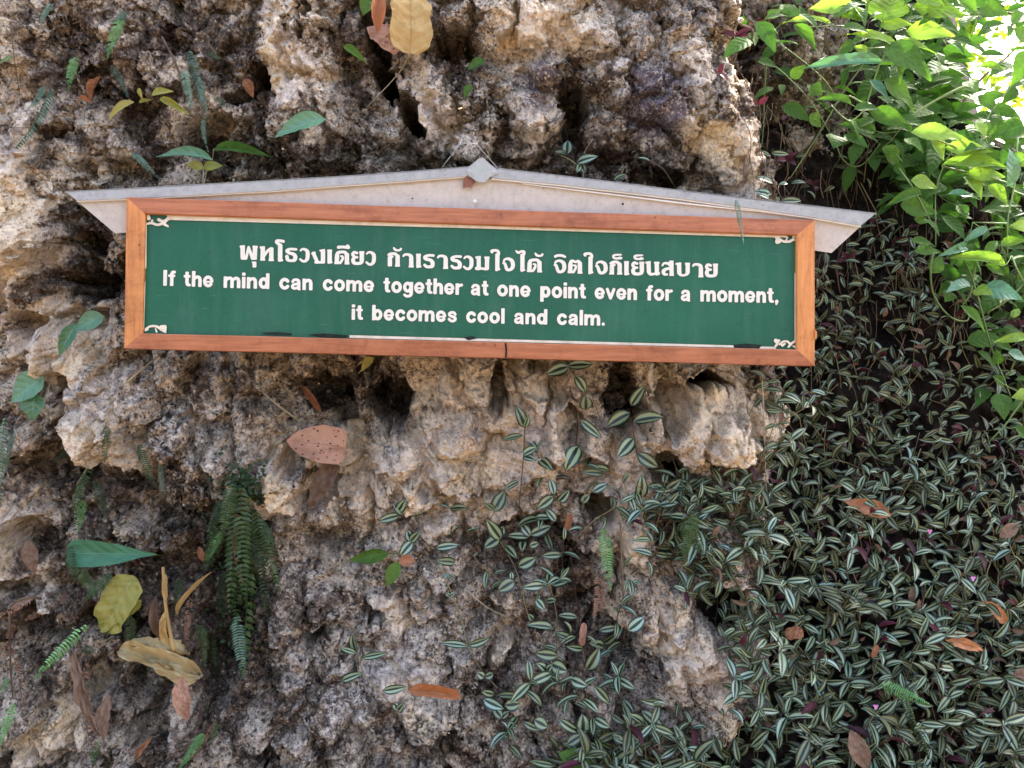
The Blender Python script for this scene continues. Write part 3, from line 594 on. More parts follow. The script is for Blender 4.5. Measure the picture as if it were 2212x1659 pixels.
thai = [
 tl(1, [('b', 165,235,170,500,98), ('b', 105,250,215,240,50), ('b', 130,490,250,495,58), ('c', [(238,490,60),(290,262,62)]), ('c', [(290,262,62),(370,490,76)]), ('b', 425,235,415,510,96), ('b', 370,250,480,255,50), ('b', 340,495,460,495,58)]),
 tl(1, [('b', 410,560,412,682,84), ('b', 352,572,440,572,30)]),
 tl(1, [('b', 585,250,580,540,96), ('b', 520,268,630,260,48), ('c', [(610,440,64),(690,330,64),(765,290,70)]), ('b', 760,265,760,548,96), ('b', 702,530,815,530,40), ('b', 530,522,635,522,36)]),
 tl(1, [('c', [(1010,140,66),(940,124,62),(880,128,66),(868,160,66),(945,215,78)]), ('b', 945,200,942,545,98), ('c', [(925,535,60),(985,530,50)])]),
 tl(1, [('c', [(1275,305,56),(1150,300,60),(1085,335,76),(1130,378,68),(1220,405,80),(1258,460,94),(1240,525,84),(1170,540,60),(1100,520,76),(1085,455,84)])]),
 tl(1, g_w),
 tl(1, [('c', [(1635,390,84),(1715,570,78)]), ('b', 1655,572,1870,575,54), ('b', 1832,310,1832,590,94), ('b', 1760,335,1875,315,44), ('b', 1590,395,1680,365,36)]),
 tl(1, g_e),
 tl(2, [('c', [(680,188,74),(760,182,64),(880,192,74)]), ('c', [(868,160,68),(888,190,68)])]),
 tl(2, g_d), tl(2, g_y), tl(1, g_w, 186.4, 8.8), tl(2, g_th), tl(2, g_th2),
 tl(3, g_a), tl(1, g_e, 249.8, 11.8), tl(3, g_r), tl(3, g_a, 97, 4.1), tl(3, g_r, 76.6, 3.1), tl(1, g_w, 460.7, 21.3),
 tl(4, [('b', 342,235,345,500,90), ('b', 272,252,388,240,46), ('c', [(298,478,76),(340,485,70),(400,480,56),(480,492,60),(520,480,80)]), ('b', 517,240,512,500,92), ('b', 458,255,568,255,48)]),
 tl(4, g_ai), tl(4, g_j),
 tl(4, [('c', [(1122,122,48),(1168,155,54),(1215,130,54),(1275,128,58),(1288,160,60),(1255,210,88)]), ('b', 1250,180,1248,530,92), ('c', [(1235,522,60),(1290,512,44)])]),
 tl(2, g_d, 541.7, 22.4), tl(2, g_th2, 398, 15.5),
 tl(5, [('c', [(235,232,60),(280,212,60),(370,212,60),(435,238,54)])]), tl(4, g_j, 144.5, 5.5),
 tl(5, [('b', 548,370,543,570,94), ('c', [(548,400,90),(560,340,76),(600,325,64),(655,345,56),(710,328,62),(742,370,90)]), ('b', 745,350,745,588,95), ('b', 695,570,800,570,40), ('b', 490,555,635,555,52), ('c', [(612,415,38),(658,425,50),(655,480,56),(615,545,58)])]),
 tl(4, g_ai, 261.9, 8.8), tl(4, g_j, 261.1, 8.6),
 tl(5, [('b', 1410,400,1408,605,94), ('c', [(1378,372,46),(1430,350,62),(1510,348,68),(1565,390,84)]), ('b', 1570,370,1570,608,94), ('b', 1515,590,1625,590,38), ('b', 1352,588,1455,588,38), ('c', [(1400,390,60),(1465,408,48)])]),
 tl(5, g_mt), tl(1, g_e, 834.8, 32.7), tl(2, g_y, 787.6, 29.5), tl(5, g_mt, 60, 1.6),
 tl(6, [('b', 620,270,628,500,90), ('b', 555,288,668,270,46), ('c', [(628,480,90),(660,525,66),(730,520,56),(800,505,60)]), ('b', 790,270,795,520,92), ('b', 735,288,848,288,46), ('c', [(790,525,64),(830,510,66)])]),
 tl(6, [('c', [(908,345,42),(940,300,50),(1010,300,60),(1065,330,80)]), ('b', 1095,250,1100,560,90), ('b', 1045,265,1140,262,42), ('b', 1050,545,1148,545,36), ('c', [(1075,405,62),(980,420,66),(930,470,90),(950,525,66),(1005,530,50)])]),
 tl(6, [('b', 1252,290,1258,520,94), ('b', 1180,315,1300,298,46), ('c', [(1258,500,90),(1290,540,60),(1350,548,54),(1420,520,66),(1432,470,94)]), ('b', 1433,288,1432,510,92), ('b', 1375,308,1482,308,46)]),
 tl(3, g_a, 814.7, 27.8), tl(2, g_y, 994.9, 35)]
letters('thai_lettering', thai, M['ink'], 0.75, 'cream Thai wording', 0.8)
# English
def arc(cx, cy, rx, ry, a0, a1, w, n=9):
    return ('c', [(cx+rx*math.cos(math.radians(a0+(a1-a0)*i/(n-1))), cy+ry*math.sin(math.radians(a0+(a1-a0)*i/(n-1))), w) for i in range(n)])
ST = lambda x, y0, y1, w=.245: ('b', x, y0, x, y1, w)
ARCH = lambda x: ('c', [(x+.05,.46,.14),(x+.15,.59,.20),(x+.25,.63,.22),(x+.36,.58,.24),(x+.40,.46,.245)])
G = {'I': ([ST(.13,0,1,.26)], .26), 'l': ([ST(.12,0,1)], .24), 'i': ([ST(.12,0,.73), ST(.12,.80,1.0,.24)], .24),
 'f': ([ST(.22,0,.80), ('c', [(.22,.74,.24),(.26,.86,.22),(.38,.885,.2)]), ('b', 0,.645,.43,.645,.17)], .45),
 't': ([('c', [(.22,.30,.24),(.25,.14,.23),(.38,.10,.19)]), ST(.22,.2,.94), ('b', 0,.645,.44,.645,.17)], .46),
 'h': ([ST(.12,0,1), ARCH(.12), ST(.525,0,.5)], .65), 'n': ([ST(.12,0,.73), ARCH(.12), ST(.525,0,.5)], .65),
 'm': ([ST(.12,0,.73), ARCH(.12), ST(.52,0,.5), ARCH(.51), ST(.915,0,.5)], 1.04),
 'r': ([ST(.12,0,.73), ('c', [(.15,.42,.14),(.22,.57,.20),(.40,.63,.21)])], .45),
 'o': ([arc(.355,.37,.235,.27,0,360,.235,17)], .71), 'c': ([arc(.35,.37,.23,.27,38,322,.235,13)], .66),
 'e': ([arc(.345,.37,.23,.27,-40,-355,.225,15), ('b', .12,.345,.60,.345,.13)], .69),
 'a': ([('c', [(.13,.52,.20),(.20,.62,.19),(.34,.645,.19),(.47,.59,.22),(.50,.46,.24)]), ST(.50,.02,.5,.235), ('c', [(.50,.02,.10),(.60,.02,.07)]), ('c', [(.48,.40,.15),(.28,.36,.18),(.13,.28,.2),(.13,.15,.2),(.24,.09,.19),(.38,.13,.18),(.48,.24,.17)])], .66),
 'd': ([arc(.32,.37,.20,.26,0,360,.235,15), ST(.555,0,1)], .68), 'b': ([ST(.12,0,1), arc(.36,.37,.20,.26,0,360,.235,15)], .68),
 'p': ([ST(.12,-.26,.73), arc(.36,.37,.20,.26,0,360,.235,15)], .68),
 'g': ([arc(.32,.39,.20,.245,0,360,.225,15), ST(.555,-.05,.73), ('c', [(.555,-.02,.24),(.50,-.13,.21),(.36,-.18,.19),(.22,-.17,.19),(.12,-.10,.18)])], .68),
 'v': ([('c', [(.10,.64,.21),(.32,.09,.22)]), ('c', [(.32,.09,.22),(.54,.64,.21)])], .64),
 's': ([('c', [(.50,.52,.19),(.42,.62,.19),(.28,.64,.19),(.14,.57,.20),(.15,.45,.20),(.30,.38,.20),(.47,.31,.21),(.50,.19,.21),(.40,.09,.19),(.24,.09,.19),(.11,.20,.19)])], .61),
 '.': ([('c', [(.12,.11,.23)])], .24), ',': ([('c', [(.13,.11,.24),(.13,.06,.22),(.10,-.08,.12)])], .26)}
def english(words, base, H):
    out = []
    for (w, xa, xb) in words:
        adv = []; x = 0.0
        for ch in w: adv.append(x); x += G[ch][1] + .055
        tot = x - .055; sx = (xb-xa)/(tot*H)
        for ch, ax_ in zip(w, adv):
            gl = []
            def T(px, py):
                X_ = xa + (ax_+px)*H*sx; Y_ = np.interp(X_, [b[0] for b in base], [b[1] for b in base]) - py*H
                lean = np.interp(X_, [350, 2300], [.022, .006]); return ((X_ + py*H*lean)*.768, Y_*.768)
            for s in G[ch][0]:
                if s[0] == 'b':
                    q1 = T(s[1], s[2]); q2 = T(s[3], s[4]); gl.append(('b', *q1, *q2, s[5]*H*.768*.92))
                else: gl.append(('c', [(*T(a, b), w_*H*.768*.92) for a, b, w_ in s[1]]))
            out.append(gl)
    return out
e1 = english([('If',458.1,493.3),('the',516,600.6),('mind',628,758.3),('can',784.5,879.5),('come',907,1052.7),('together',1077.9,1300),('at',1323.5,1374),('one',1397.6,1492.8),
 ('point',1519,1648),('even',1672.1,1792),('for',1816.7,1890.2),('a',1913.9,1942.8),('moment,',1969.5,2190.2)],
 [(458,803.5),(628,809.5),(907,817.5),(1323,830.5),(1519,837),(1816,845),(2180,852.5)], 44.5)
letters('english_lettering', e1, M['ink'], 0.75, 'first line of cream English wording', 0.8)
e2 = english([('it',988.5,1020.8),('becomes',1045.8,1285),('cool',1310.4,1419.6),('and',1444.7,1540),('calm.',1565.8,1702)], [(988,899.5),(1165,903.5),(1415,910.5),(1702,916.5)], 43.5)
letters('english_lettering', e2, M['ink'], 0.75, 'second line of cream English wording', 0.8)
# border line and scroll ornaments
def z6(L): return [('c', [(291.8+x/5.398, 430.1+y/5.398, w/5.398) for x, y, w in s]) for s in L]
def z7(L): return [('c', [(1628.2+x/5.143, 476.2+y/5.143, w/5.143) for x, y, w in s]) for s in L]
for L in (z6([[(118,300,18),(150,285,26),(200,280,30),(260,300,30),(330,278,34),(375,235,38),(390,225,46)], [(345,295,34),(385,318,20)], [(155,200,34),(160,225,44)], [(275,240,36),(320,258,30),(350,245,22)], [(200,250,26),(190,280,26)]]),
          z6([[(125,1515,22),(180,1483,26),(250,1485,28),(310,1522,34),(345,1540,34)], [(300,1485,30),(345,1490,48)], [(345,1500,48),(355,1555,18)], [(238,1512,16),(252,1548,22)], [(120,1530,22),(150,1520,18)]]),
          z7([[(240,178,30),(262,205,34),(262,235,52)], [(275,200,26),(330,232,28),(400,234,26),(440,215,24),(478,222,18)], [(400,228,22),(435,205,18),(440,178,22)], [(335,172,30),(372,188,18),(362,215,18)], [(455,175,20),(470,190,18)], [(262,235,50),(285,240,30)], [(240,178,22),(330,178,18)]]),
          z7([[(245,1335,44),(262,1368,30),(240,1400,24)], [(262,1345,48),(280,1335,30)], [(290,1375,26),(330,1345,22),(375,1345,24),(410,1370,26),(478,1325,24)], [(318,1388,30),(345,1370,22)], [(385,1405,22),(412,1375,30)], [(440,1395,18),(470,1412,24)]])):
    letters('corner_ornament', [L], M['border'], 0.5, 'cream scroll ornament in the corner of the panel', 0, 0.0045)
flat('border_line', [(360,465),(1672,508),(1672,513),(1000,492.5),(363,475)], 0.004, M['border'], .001)
flat('border_line', [(313,485),(317,485),(316,580),(312,580)], 0.004, M['border'], .001)
flat('border_line', [(310,610),(314,608),(311,712),(307,712)], 0.004, M['border'], .001)
flat('border_line', [(755,724),(1585,746),(1585,751),(755,730)], 0.004, M['border'], .001)
flat('border_line', [(1640,748.5),(1676,749),(1676,754),(1640,753)], 0.004, M['border'], .001)
flat('border_line', [(1716.5,590),(1721,590),(1720,735),(1716.5,735)], 0.004, M['border'], .001)
for a in ([(562,719),(600,717),(630,720),(628,724),(575,722.5)], [(666,722.5),(700,720),(750,724),(748,729),(690,728)], [(1583,745),(1610,742),(1646,745),(1640,753),(1588,751)], [(1000,729),(1020,726),(1032,731),(1012,735)]):
    flat('black_scuff', a, 0.0045, M['scuff'], .001)
flat('rail_split', [(1090,741),(1094,741),(1095.5,757),(1094.5,773),(1091,774),(1092,757)], 0.0170, M['dark'], .001)
for (u, v) in ((890.9+350*.1389*1.0, 428),(1345,439),(866,427)): pass
# roof
def poly3(name, pts, mat, thick=0.0025, parent=None, nrm=None):
    f = [Vector(p) - SB for p in pts]; n_ = nrm or (f[1]-f[0]).cross(f[2]-f[0]).normalized(); b = [p + n_*thick for p in f]; n = len(f)
    F = [tuple(range(n)), tuple(range(n, 2*n))[::-1]] + [(i, n+i, n+(i+1) % n, (i+1) % n) for i in range(n)]
    return obj(name, make_mesh(name, f+b, F, mat, smooth=False), parent or sign)
HF = 0.004
BK = Vector((0, 1, 0))
def strip(name, top, bot, h, mat, label=None):
    n = len(top); f = [S(u, v, h)-SB for u, v in top] + [S(u, v, h)-SB for u, v in bot]; b = [p - SN*0.0022 for p in f]
    F = [(i, n+i, n+i+1, i+1) for i in range(n-1)] + [(2*n+i+1, 3*n+i+1, 3*n+i, 2*n+i) for i in range(n-1)] + [(i, i+1, 2*n+i+1, 2*n+i) for i in range(n-1)] + [(n+i+1, n+i, 3*n+i, 3*n+i+1) for i in range(n-1)]
    F += [(0, 2*n, 3*n, n), (n-1, 2*n-1, 4*n-1, 3*n-1)]
    o = sp(name, make_mesh(name, f+b, F, mat, smooth=False))
    if label: o['label'] = label
TL = [(140,413),(300,405),(440,397),(600,388),(737,380),(880,370),(1016,359)]; BL = [(166,433),(310,427),(440,420),(600,411),(737,400.5),(880,390),(1016,379.5)]
TR_ = [(1062,361),(1200,377),(1340,394),(1475,411),(1630,429),(1760,444),(1893,460)]; BR_ = [(1062,384),(1200,397),(1340,413),(1475,429),(1620,449),(1750,468),(1860,487)]
strip('roof_edge_strip', TL, BL, HF, M['zinc'], 'left sloping grey metal roof edge'); strip('roof_edge_strip', TR_, BR_, HF, M['zinc'], 'right sloping grey metal roof edge')
strip('roof_hem', [(a, b+.3) for a, b in BL], [(a, b+3.2) for a, b in BL], HF-.004, M['hem']); strip('roof_hem', [(a, b+.3) for a, b in BR_], [(a, b+4.2) for a, b in BR_], HF-.004, M['hem'])
strip('roof_hem', [(1130,396),(1300,416),(1475,437),(1640,456),(1760,473)], [(1130,397.5),(1300,418.5),(1475,440.5),(1640,458),(1760,474)], HF-.007, M['hem'])
def slope(front, rear, label):
    n = len(front); hF = HF-.014
    f = [S(u, v, hF)-SB for u, v in front] + [S(u, v, -.024)-SB for u, v in rear]; top = [p + Vector((0, .003, .001)) for p in f]
    F = [(i, n+i, n+i+1, i+1) for i in range(n-1)] + [(2*n+i+1, 3*n+i+1, 3*n+i, 2*n+i) for i in range(n-1)] + [(i, i+1, 2*n+i+1, 2*n+i) for i in range(n-1)] + [(n+i+1, n+i, 3*n+i, 3*n+i+1) for i in range(n-1)]
    F += [(0, 2*n, 3*n, n), (n-1, 2*n-1, 4*n-1, 3*n-1)]
    o = sp('roof_sheet', make_mesh('roof_sheet', f+top, F, M['soffit'], smooth=False)); o['label'] = label
slope([(a, b+1) for a, b in BL] + [(1040,381)], [(248,503.5),(380,497),(500,490),(640,482),(760,476),(890,468),(1016,462),(1040,461)], 'left half of the pale roof sheet')
slope([(1040,381)] + [(a, b+1) for a, b in BR_], [(1040,461),(1062,462),(1180,472),(1300,484),(1420,498),(1550,513),(1680,530),(1796,546.5)], 'right half of the pale roof sheet')
# upper sheet that closes the lip to the roof (top side, leaning back to the rock)
def topside(front, label):
    f = [S(u, v, HF)-SB for u, v in front]; r = [p + Vector((0, .24, .03)) for p in f]; b = [p - Vector((0, 0, .003)) for p in f+r]; n = len(f)
    F = [(i, i+1, n+i+1, n+i) for i in range(n-1)] + [(2*n+i, 3*n+i, 3*n+i+1, 2*n+i+1) for i in range(n-1)] + [(0, n, 3*n, 2*n), (n-1, 3*n-1, 4*n-1, 2*n-1)] + [(n+i, n+i+1, 3*n+i+1, 3*n+i) for i in range(n-1)] + [(i+1, i, 2*n+i, 2*n+i+1) for i in range(n-1)]
    o = sp('roof_top_sheet', make_mesh('roof_top_sheet', f+r+b, F, M['zinc'], smooth=False)); o['label'] = label
topside([(a, b+.4) for a, b in TL] + [(1040,357)], 'left top sheet of the roof'); topside([(1040,357)] + [(a, b+.4) for a, b in TR_], 'right top sheet of the roof')
rp = flat('ridge_plate', [(1036.5,341),(1043,340.3),(1056,352),(1068.7,362.6),(1078,370),(1077,375),(1057.6,382.5),(1049,393),(1043.7,394.6),(1029.8,391.8),(1018,383),(1009,375),(1008.5,369),(1011.7,361.2),(1024,351)], HF+.004, M['zincplate'], .003)
for (u, v) in ((1013.4,369),(1066.3,370.9)):
    c = [(u+3.1*math.cos(a*math.pi/6), v+3.1*math.sin(a*math.pi/6)) for a in range(12)]
    s_ = flat('screw', c, HF+.007, M['screw'], .003, rp); c2 = [(u+1*math.cos(a*math.pi/4), v+1*math.sin(a*math.pi/4)) for a in range(8)]
    flat('screw_hole', c2, HF+.0075, M['dark'], .0005, rp)
flat('rusty_flap', [(1002,384),(1010,380),(1022,388),(1028,393),(1020,399),(1019,406),(1008,404),(1000,406),(1001,396)], HF-.004, M['rust'], .002)
flat('nail_head', [(1022,432),(1027,430),(1031,434),(1028,438),(1023,437)], -.008, M['hem'], .002)
flat('nail_head', [(889,427),(892,427),(892.5,430),(889.5,430.5)], -.008, M['dark'], .002); flat('nail_head', [(1343,439),(1347,438),(1348,442),(1344,443)], -.008, M['dark'], .002)
flat('wood_chip', [(1761,712),(1764.5,716),(1764.5,730),(1761,733)], .02, M['rail_v'], .02)
# wires from the roof up to the rock
wp = lambda u, v, h: S(u, v, h) - SB
for L in ([wp(955,361,HF), wp(992,313,.02), wp(1000,288,-.12)], [wp(1076,364,HF), wp(1031,312,.02), wp(1022,285,-.12)], [wp(992,313,.02), wp(1010,310,.03), wp(1031,312,.02)], [wp(1001,297,-.05), wp(1012,308,.03)]):
    tube('hanging_wire', L, .0012, M['wire'], sign, n=4)
# ------------------------------------------------------------------ leaves
def leaf_geo(prof, nx=8, ny=4, fold=.10, arc_=.06, serr=0.0, wave=0.0, curl=0.0, seed=0):
    r = random.Random(seed); V, UV, F = [], [], []; ph = r.random()*6
    for i in range(nx+1):
        t = i/nx; w = np.interp(t, [p[0] for p in prof], [p[1] for p in prof])
        if serr and 0 < i < nx: w *= 1 + (serr if i % 2 else -serr)
        for j in range(ny+1):
            s = 2*j/ny-1
            z = fold*abs(s)*w*.5 + arc_*4*t*(1-t) + wave*math.sin(t*9+ph+s*1.5)*abs(s)
            y = s*w*.5
            if curl: a = s*w*curl; y = math.sin(a)/curl*.5; z += (1-math.cos(a))/curl*.35
            V.append((t, y, z)); UV.append((t, (s+1)/2))
    for i in range(nx):
        for j in range(ny):
            a = i*(ny+1)+j; F.append((a, a+ny+1, a+ny+2, a+1))
    return V, F, UV
def leaf_mesh(name, prof, mat, **k):
    V, F, UV = leaf_geo(prof, **k); return make_mesh(name, V, F, mat, uvs=UV)
PZ = [(0,.10),(.06,.45),(.18,.82),(.34,1),(.55,.97),(.75,.70),(.9,.32),(1,.01)]
PO = [(0,.06),(.06,.48),(.16,.84),(.32,1),(.5,.90),(.68,.66),(.84,.34),(.94,.12),(1,.0)]
PL = [(0,.10),(.12,.5),(.3,.9),(.5,1),(.7,.88),(.88,.5),(1,.03)]
PD = [(0,.06),(.1,.45),(.25,.85),(.45,1),(.65,.85),(.85,.45),(1,.04)]
PW = [(0,.78),(.06,.95),(.4,1),(.7,.74),(.9,.36),(1,.04)]; PB = [(0,.08),(.15,.25),(.4,.72),(.65,.97),(.88,1),(.97,.86),(1,.55)]; PR = [(0,.3),(.08,.8),(.3,1),(.6,.85),(.8,.95),(.95,.6),(1,.2)]
LM = {}
for kname, mt in (('zebra','zebra'), ('zebra_dim','zebra_dim')):
    LM[kname] = [leaf_mesh('striped_leaf', PZ, M[mt], nx=7, ny=4, fold=f, arc_=a, wave=w, seed=i) for i, (f, a, w) in enumerate([(.22,.05,.0),(.12,.12,.01),(.34,.09,.02),(.16,.17,.012)])]
for kname in ('lime','green','teal','yellow'):
    LM[kname] = [leaf_mesh('broad_leaf', PO, M[kname], nx=20, ny=4, fold=f, arc_=a, wave=w, serr=.035, seed=i+9) for i, (f, a, w) in enumerate([(.18,.05,.02),(.10,.10,.03),(.30,.07,.02)])]
for kname in ('dead','spotted','straw','tan','red'):
    LM[kname] = [leaf_mesh('dry_leaf', PD, M[kname], nx=12, ny=6, fold=.1, arc_=a, wave=w, curl=c, seed=i+40) for i, (a, w, c) in enumerate([(.10,.05,1.6),(.16,.03,2.6),(.05,.08,.8)])]
LM['redz'] = [leaf_mesh('red_leaf', PZ, M['red'], nx=7, ny=4, fold=.2, arc_=.1, seed=3)]
LM['long'] = [leaf_mesh('strap_leaf', PB, M['strap'], nx=18, ny=6, fold=.10, arc_=.04, wave=.012, seed=5)]
def crumpled(name, prof, mat, amp, seed, nx=22, ny=9, cup=.2):
    r = random.Random(seed); V, F, UV = leaf_geo(prof, nx=nx, ny=ny, fold=.0, arc_=.08, curl=0)
    A = np.array(V); q = fbm(A[:, 0]*5+seed*3.7, A[:, 1]*4, 3, 400+seed); q2 = fbm(A[:, 0]*13+seed, A[:, 1]*9, 2, 430+seed)
    V = [(x, y+amp*.7*b_, z+amp*2.2*a_+amp*.8*b_+cup*abs(y)**1.5) for (x, y, z), a_, b_ in zip(V, q, q2)]
    return make_mesh(name, V, F, M[mat], uvs=UV)
def place(me, A, B, W, up, parent=None, name='leaf', base=None):
    X = B-A; L = X.length; Xn = X.normalized(); Z = up - Xn*up.dot(Xn)
    if Z.length < 1e-4: Z = Xn.orthogonal()
    Z.normalize(); Y = Z.cross(Xn)
    o = bpy.data.objects.new(name, me); COL.objects.link(o)
    b = A - (base if base is not None else Vector((0, 0, 0)))
    o.matrix_local = Matrix(((Xn.x*L, Y.x*W, Z.x*L, b.x), (Xn.y*L, Y.y*W, Z.y*L, b.y), (Xn.z*L, Y.z*W, Z.z*L, b.z), (0, 0, 0, 1)))
    if parent: o.parent = parent
    return o
def jit(s): return Vector((R.uniform(-s, s), R.uniform(-s, s), R.uniform(-s, s)))
def upv(s=.45): return Vector((0, -1.0, .30)) + jit(s*.8)
T = {(0,0):(0,0), (1,0):(737.3,0), (2,0):(1474.6,0), (0,1):(0,553), (1,1):(737.3,553), (2,1):(1474.6,553), (0,2):(0,1106), (1,2):(737.3,1106), (2,2):(1474.6,1106)}
def TT(t, x, y): return T[t][0]+x/3, T[t][1]+y/3

# ------------------------------------------------------------------ trailing striped plants traced on the rock
def sprig(t, stems, leaves, label, off=.03, kinds='zebra', group='striped trailing plants on the bare rock'):
    u0, v0 = TT(t, *stems[0][-1] if stems else leaves[0][:2])
    y0 = surf_y(u0, v0); base = P(u0, v0, y0-off)
    th = thing('striped_plant', base, label, 'plant', group)
    for st in stems:
        pts = [TT(t, *q) for q in st]; pp = [P(u, v, surf_y(u, v)-off*R.uniform(.6, 1.1)) for u, v in pts]
        tube('stem', pp, .0021, M['zstem'], th, r1=.0013, off=base, n=4)
    for (x0, y0_, x1, y1, w) in leaves:
        a = TT(t, x0, y0_); b = TT(t, x1, y1); y = near_y(*a, *b) - off - R.uniform(.0, .02)
        place(R.choice(LM[kinds]), P(*a, y), P(*b, y-R.uniform(-.015, .035)), w/3*K*3*1.18, upv(.35), th, base=base)
    return th
sprig((1,1), [[(1480,850),(1530,1060),(1520,1250),(1545,1400)],[(1475,720),(1515,780),(1600,850),(1700,1130)]], [(1470,715,1325,770,72),(1470,715,1635,705,60),(1515,780,1585,885,62),(1585,995,1580,900,76),(1550,1065,1690,1180,52),(1535,1230,1450,1400,92)], 'striped trailing plant climbing to the bottom rail, leaves either side of its stem')
sprig((1,1), [[(1810,850),(1870,970),(1890,1080),(1900,1200),(1920,1300)]], [(1880,970,1970,835,62),(1870,1015,1720,1110,78),(1895,1075,2090,1045,72),(1890,1180,1785,1310,78),(1915,1280,2055,1370,72),(1810,850,1770,830,20)], 'five-leaved striped plant arching across the dark hollow under the right of the sign')
sprig((1,1), [[(1190,1090),(1180,1300),(1150,1640)]], [(1190,1115,1125,965,62),(1185,1110,1215,1020,34),(1175,1160,1040,1195,34),(1180,1290,1270,1240,50),(1180,1300,1270,1325,45),(1150,1460,1050,1520,36)], 'lone slender striped plant rising up the pale rock column')
sprig((1,1), [[(1060,1530),(1000,1640),(960,1720)]], [(990,1659,1060,1520,76),(985,1640,930,1600,36)], 'single broad striped leaf leaning up from the rock below the lone slender plant')
sprig((1,1), [[(1380,1545),(1420,1620),(1560,1700)],[(1700,1410),(1600,1450),(1560,1650)]], [(1380,1545,1350,1440,48),(1375,1555,1270,1640,62),(1410,1590,1480,1510,52),(1630,1530,1730,1475,52),(1700,1410,1550,1400,44),(1740,1395,1600,1365,38),(1560,1600,1610,1540,50)], 'fan of small striped leaves beside the dark hole at the carpet edge')
sprig((1,1), [[(1930,1570),(2000,1650)],[(2000,1480),(2110,1520),(2150,1600)]], [(2000,1480,2110,1520,52),(1930,1570,1945,1410,72),(2070,1590,2150,1535,50),(2100,1530,2200,1450,60),(2060,1620,2190,1600,50),(1900,1600,1960,1659,40)], 'striped plant at the carpet edge under the big pale boulder, one tall leaf upright')
sprig((1,2), [[(400,30),(520,170),(630,280)],[(510,250),(600,320)]], [(380,20,240,62,52),(430,20,555,-14,50),(415,10,330,-60,62),(370,-5,420,-90,55),(455,185,425,115,55),(450,190,510,125,50),(460,190,380,290,62),(615,235,770,213,48),(735,325,608,318,48)], 'striped plant with paired leaves trailing down beside a glossy green leaf')
sprig((1,2), [[(670,430),(730,560),(790,740),(820,870),(880,980),(930,1050),(1010,1140)],[(560,300),(700,420)]], [(690,430,678,395,26),(700,432,745,405,26),(700,545,680,520,26),(705,548,740,520,30),(820,868,645,850,42),(820,865,962,815,44),(925,1070,878,1040,50),(930,1070,985,1045,50)], 'long thin striped plant crossing the grey rock with one wide pair of leaves')
sprig((1,2), [[(100,915),(150,1050),(260,1180),(370,1290)]], [(100,915,-12,880,34),(100,910,68,785,48),(130,945,302,910,38),(5,1095,142,1040,46),(265,1160,422,1130,48),(370,1285,333,1225,42),(370,1285,412,1228,44)], 'striped plant low on the bare grey rock, leftmost of its kind')
sprig((1,2), [[(1030,190),(1130,370),(1180,560),(1220,700)]], [(1035,175,938,45,74),(1025,160,1050,90,50),(1020,170,925,235,74),(1060,222,1142,305,54),(1150,355,1262,295,74),(1170,540,1180,500,20)], 'striped plant with two pale twisted leaves at its tip and a thick brown stem')
sprig((1,2), [[(1115,440),(1180,560),(1225,690)],[(1350,470),(1390,640),(1410,900)]], [(1118,445,1012,515,76),(1105,440,1100,385,30),(1310,475,1168,492,54),(1345,450,1345,375,50),(1365,478,1480,443,52),(1240,450,1345,470,34),(1260,565,1320,635,50),(1330,580,1395,570,46),(1530,680,1400,672,44)], 'striped plant with horizontal leaves right of the thick brown stem')
sprig((1,2), [[(1220,150),(1300,300),(1380,430)]], [(1220,160,1070,155,48),(1225,155,1160,70,54),(1225,150,1365,90,64),(1430,275,1295,285,48),(1180,190,1170,260,60),(1220,220,1280,200,46),(1260,40,1380,40,44),(1390,60,1320,-20,50)], 'star of striped leaves below the dark hole left of the hanging fern')
sprig((1,2), [[(1250,770),(1340,870),(1420,960)],[(1390,790),(1400,950)]], [(1370,750,1195,735,52),(1385,785,1515,830,44),(1570,885,1450,868,42),(1400,930,1252,915,66),(1330,1040,1258,975,56),(1335,1030,1370,985,44),(1360,990,1465,1030,86),(1590,1025,1672,875,80),(1240,700,1210,660,40)], 'striped cluster with pale heart-shaped leaves over the dark gap')
sprig((1,2), [[(1350,1000),(1420,1140),(1500,1310)]], [(1490,1085,1600,1130,64),(1640,1130,1740,1240,56),(1780,1075,1910,1150,52),(1670,770,1800,745,46),(1860,770,1965,680,72),(1690,850,1790,780,50),(1700,870,1600,850,60),(2085,1230,1925,1215,44),(1945,1290,2110,1435,60)], 'upright striped plants left of the small tan boulder')
sprig((1,2), [[(1070,1310),(1200,1400),(1330,1450),(1460,1500)]], [(920,1215,1055,1275,64),(1060,1255,1160,1240,72),(1040,1335,985,1265,56),(1040,1335,1090,1290,40),(1010,1190,1175,1195,42),(990,1180,905,1160,44),(1180,1362,1290,1412,44),(1250,1350,1338,1395,76),(1065,1365,1150,1400,40)], 'bright bluish striped cluster at the end of a yellow stem, lower middle')
sprig((1,2), [[(1560,1440),(1700,1560),(1800,1659)],[(1720,1420),(1820,1530)]], [(1405,1340,1545,1425,54),(1560,1445,1560,1305,96),(1465,1510,1575,1438,64),(1640,1340,1748,1400,54),(1640,1400,1722,1465,66),(1750,1310,1840,1372,40),(1870,1410,1872,1325,66),(1760,1440,1848,1505,48),(1610,1500,1720,1580,54),(1720,1545,1640,1590,50),(1790,1635,1912,1535,84),(1950,1580,1880,1480,44),(1930,1610,2060,1659,44),(2080,1650,2212,1610,46)], 'brightest striped cluster at the bottom edge with silvery blue leaves and a dark red bud')
sprig((1,0), [[(1380,985),(1490,1040),(1550,1090)],[(1640,900),(1580,1000),(1545,1060)]], [(1465,1000,1468,908,68),(1460,1000,1375,982,22),(1530,1055,1668,1012,56),(1545,1065,1525,1120,36),(1555,1065,1580,1120,42)], 'small striped plant hanging above the right slope of the roof')
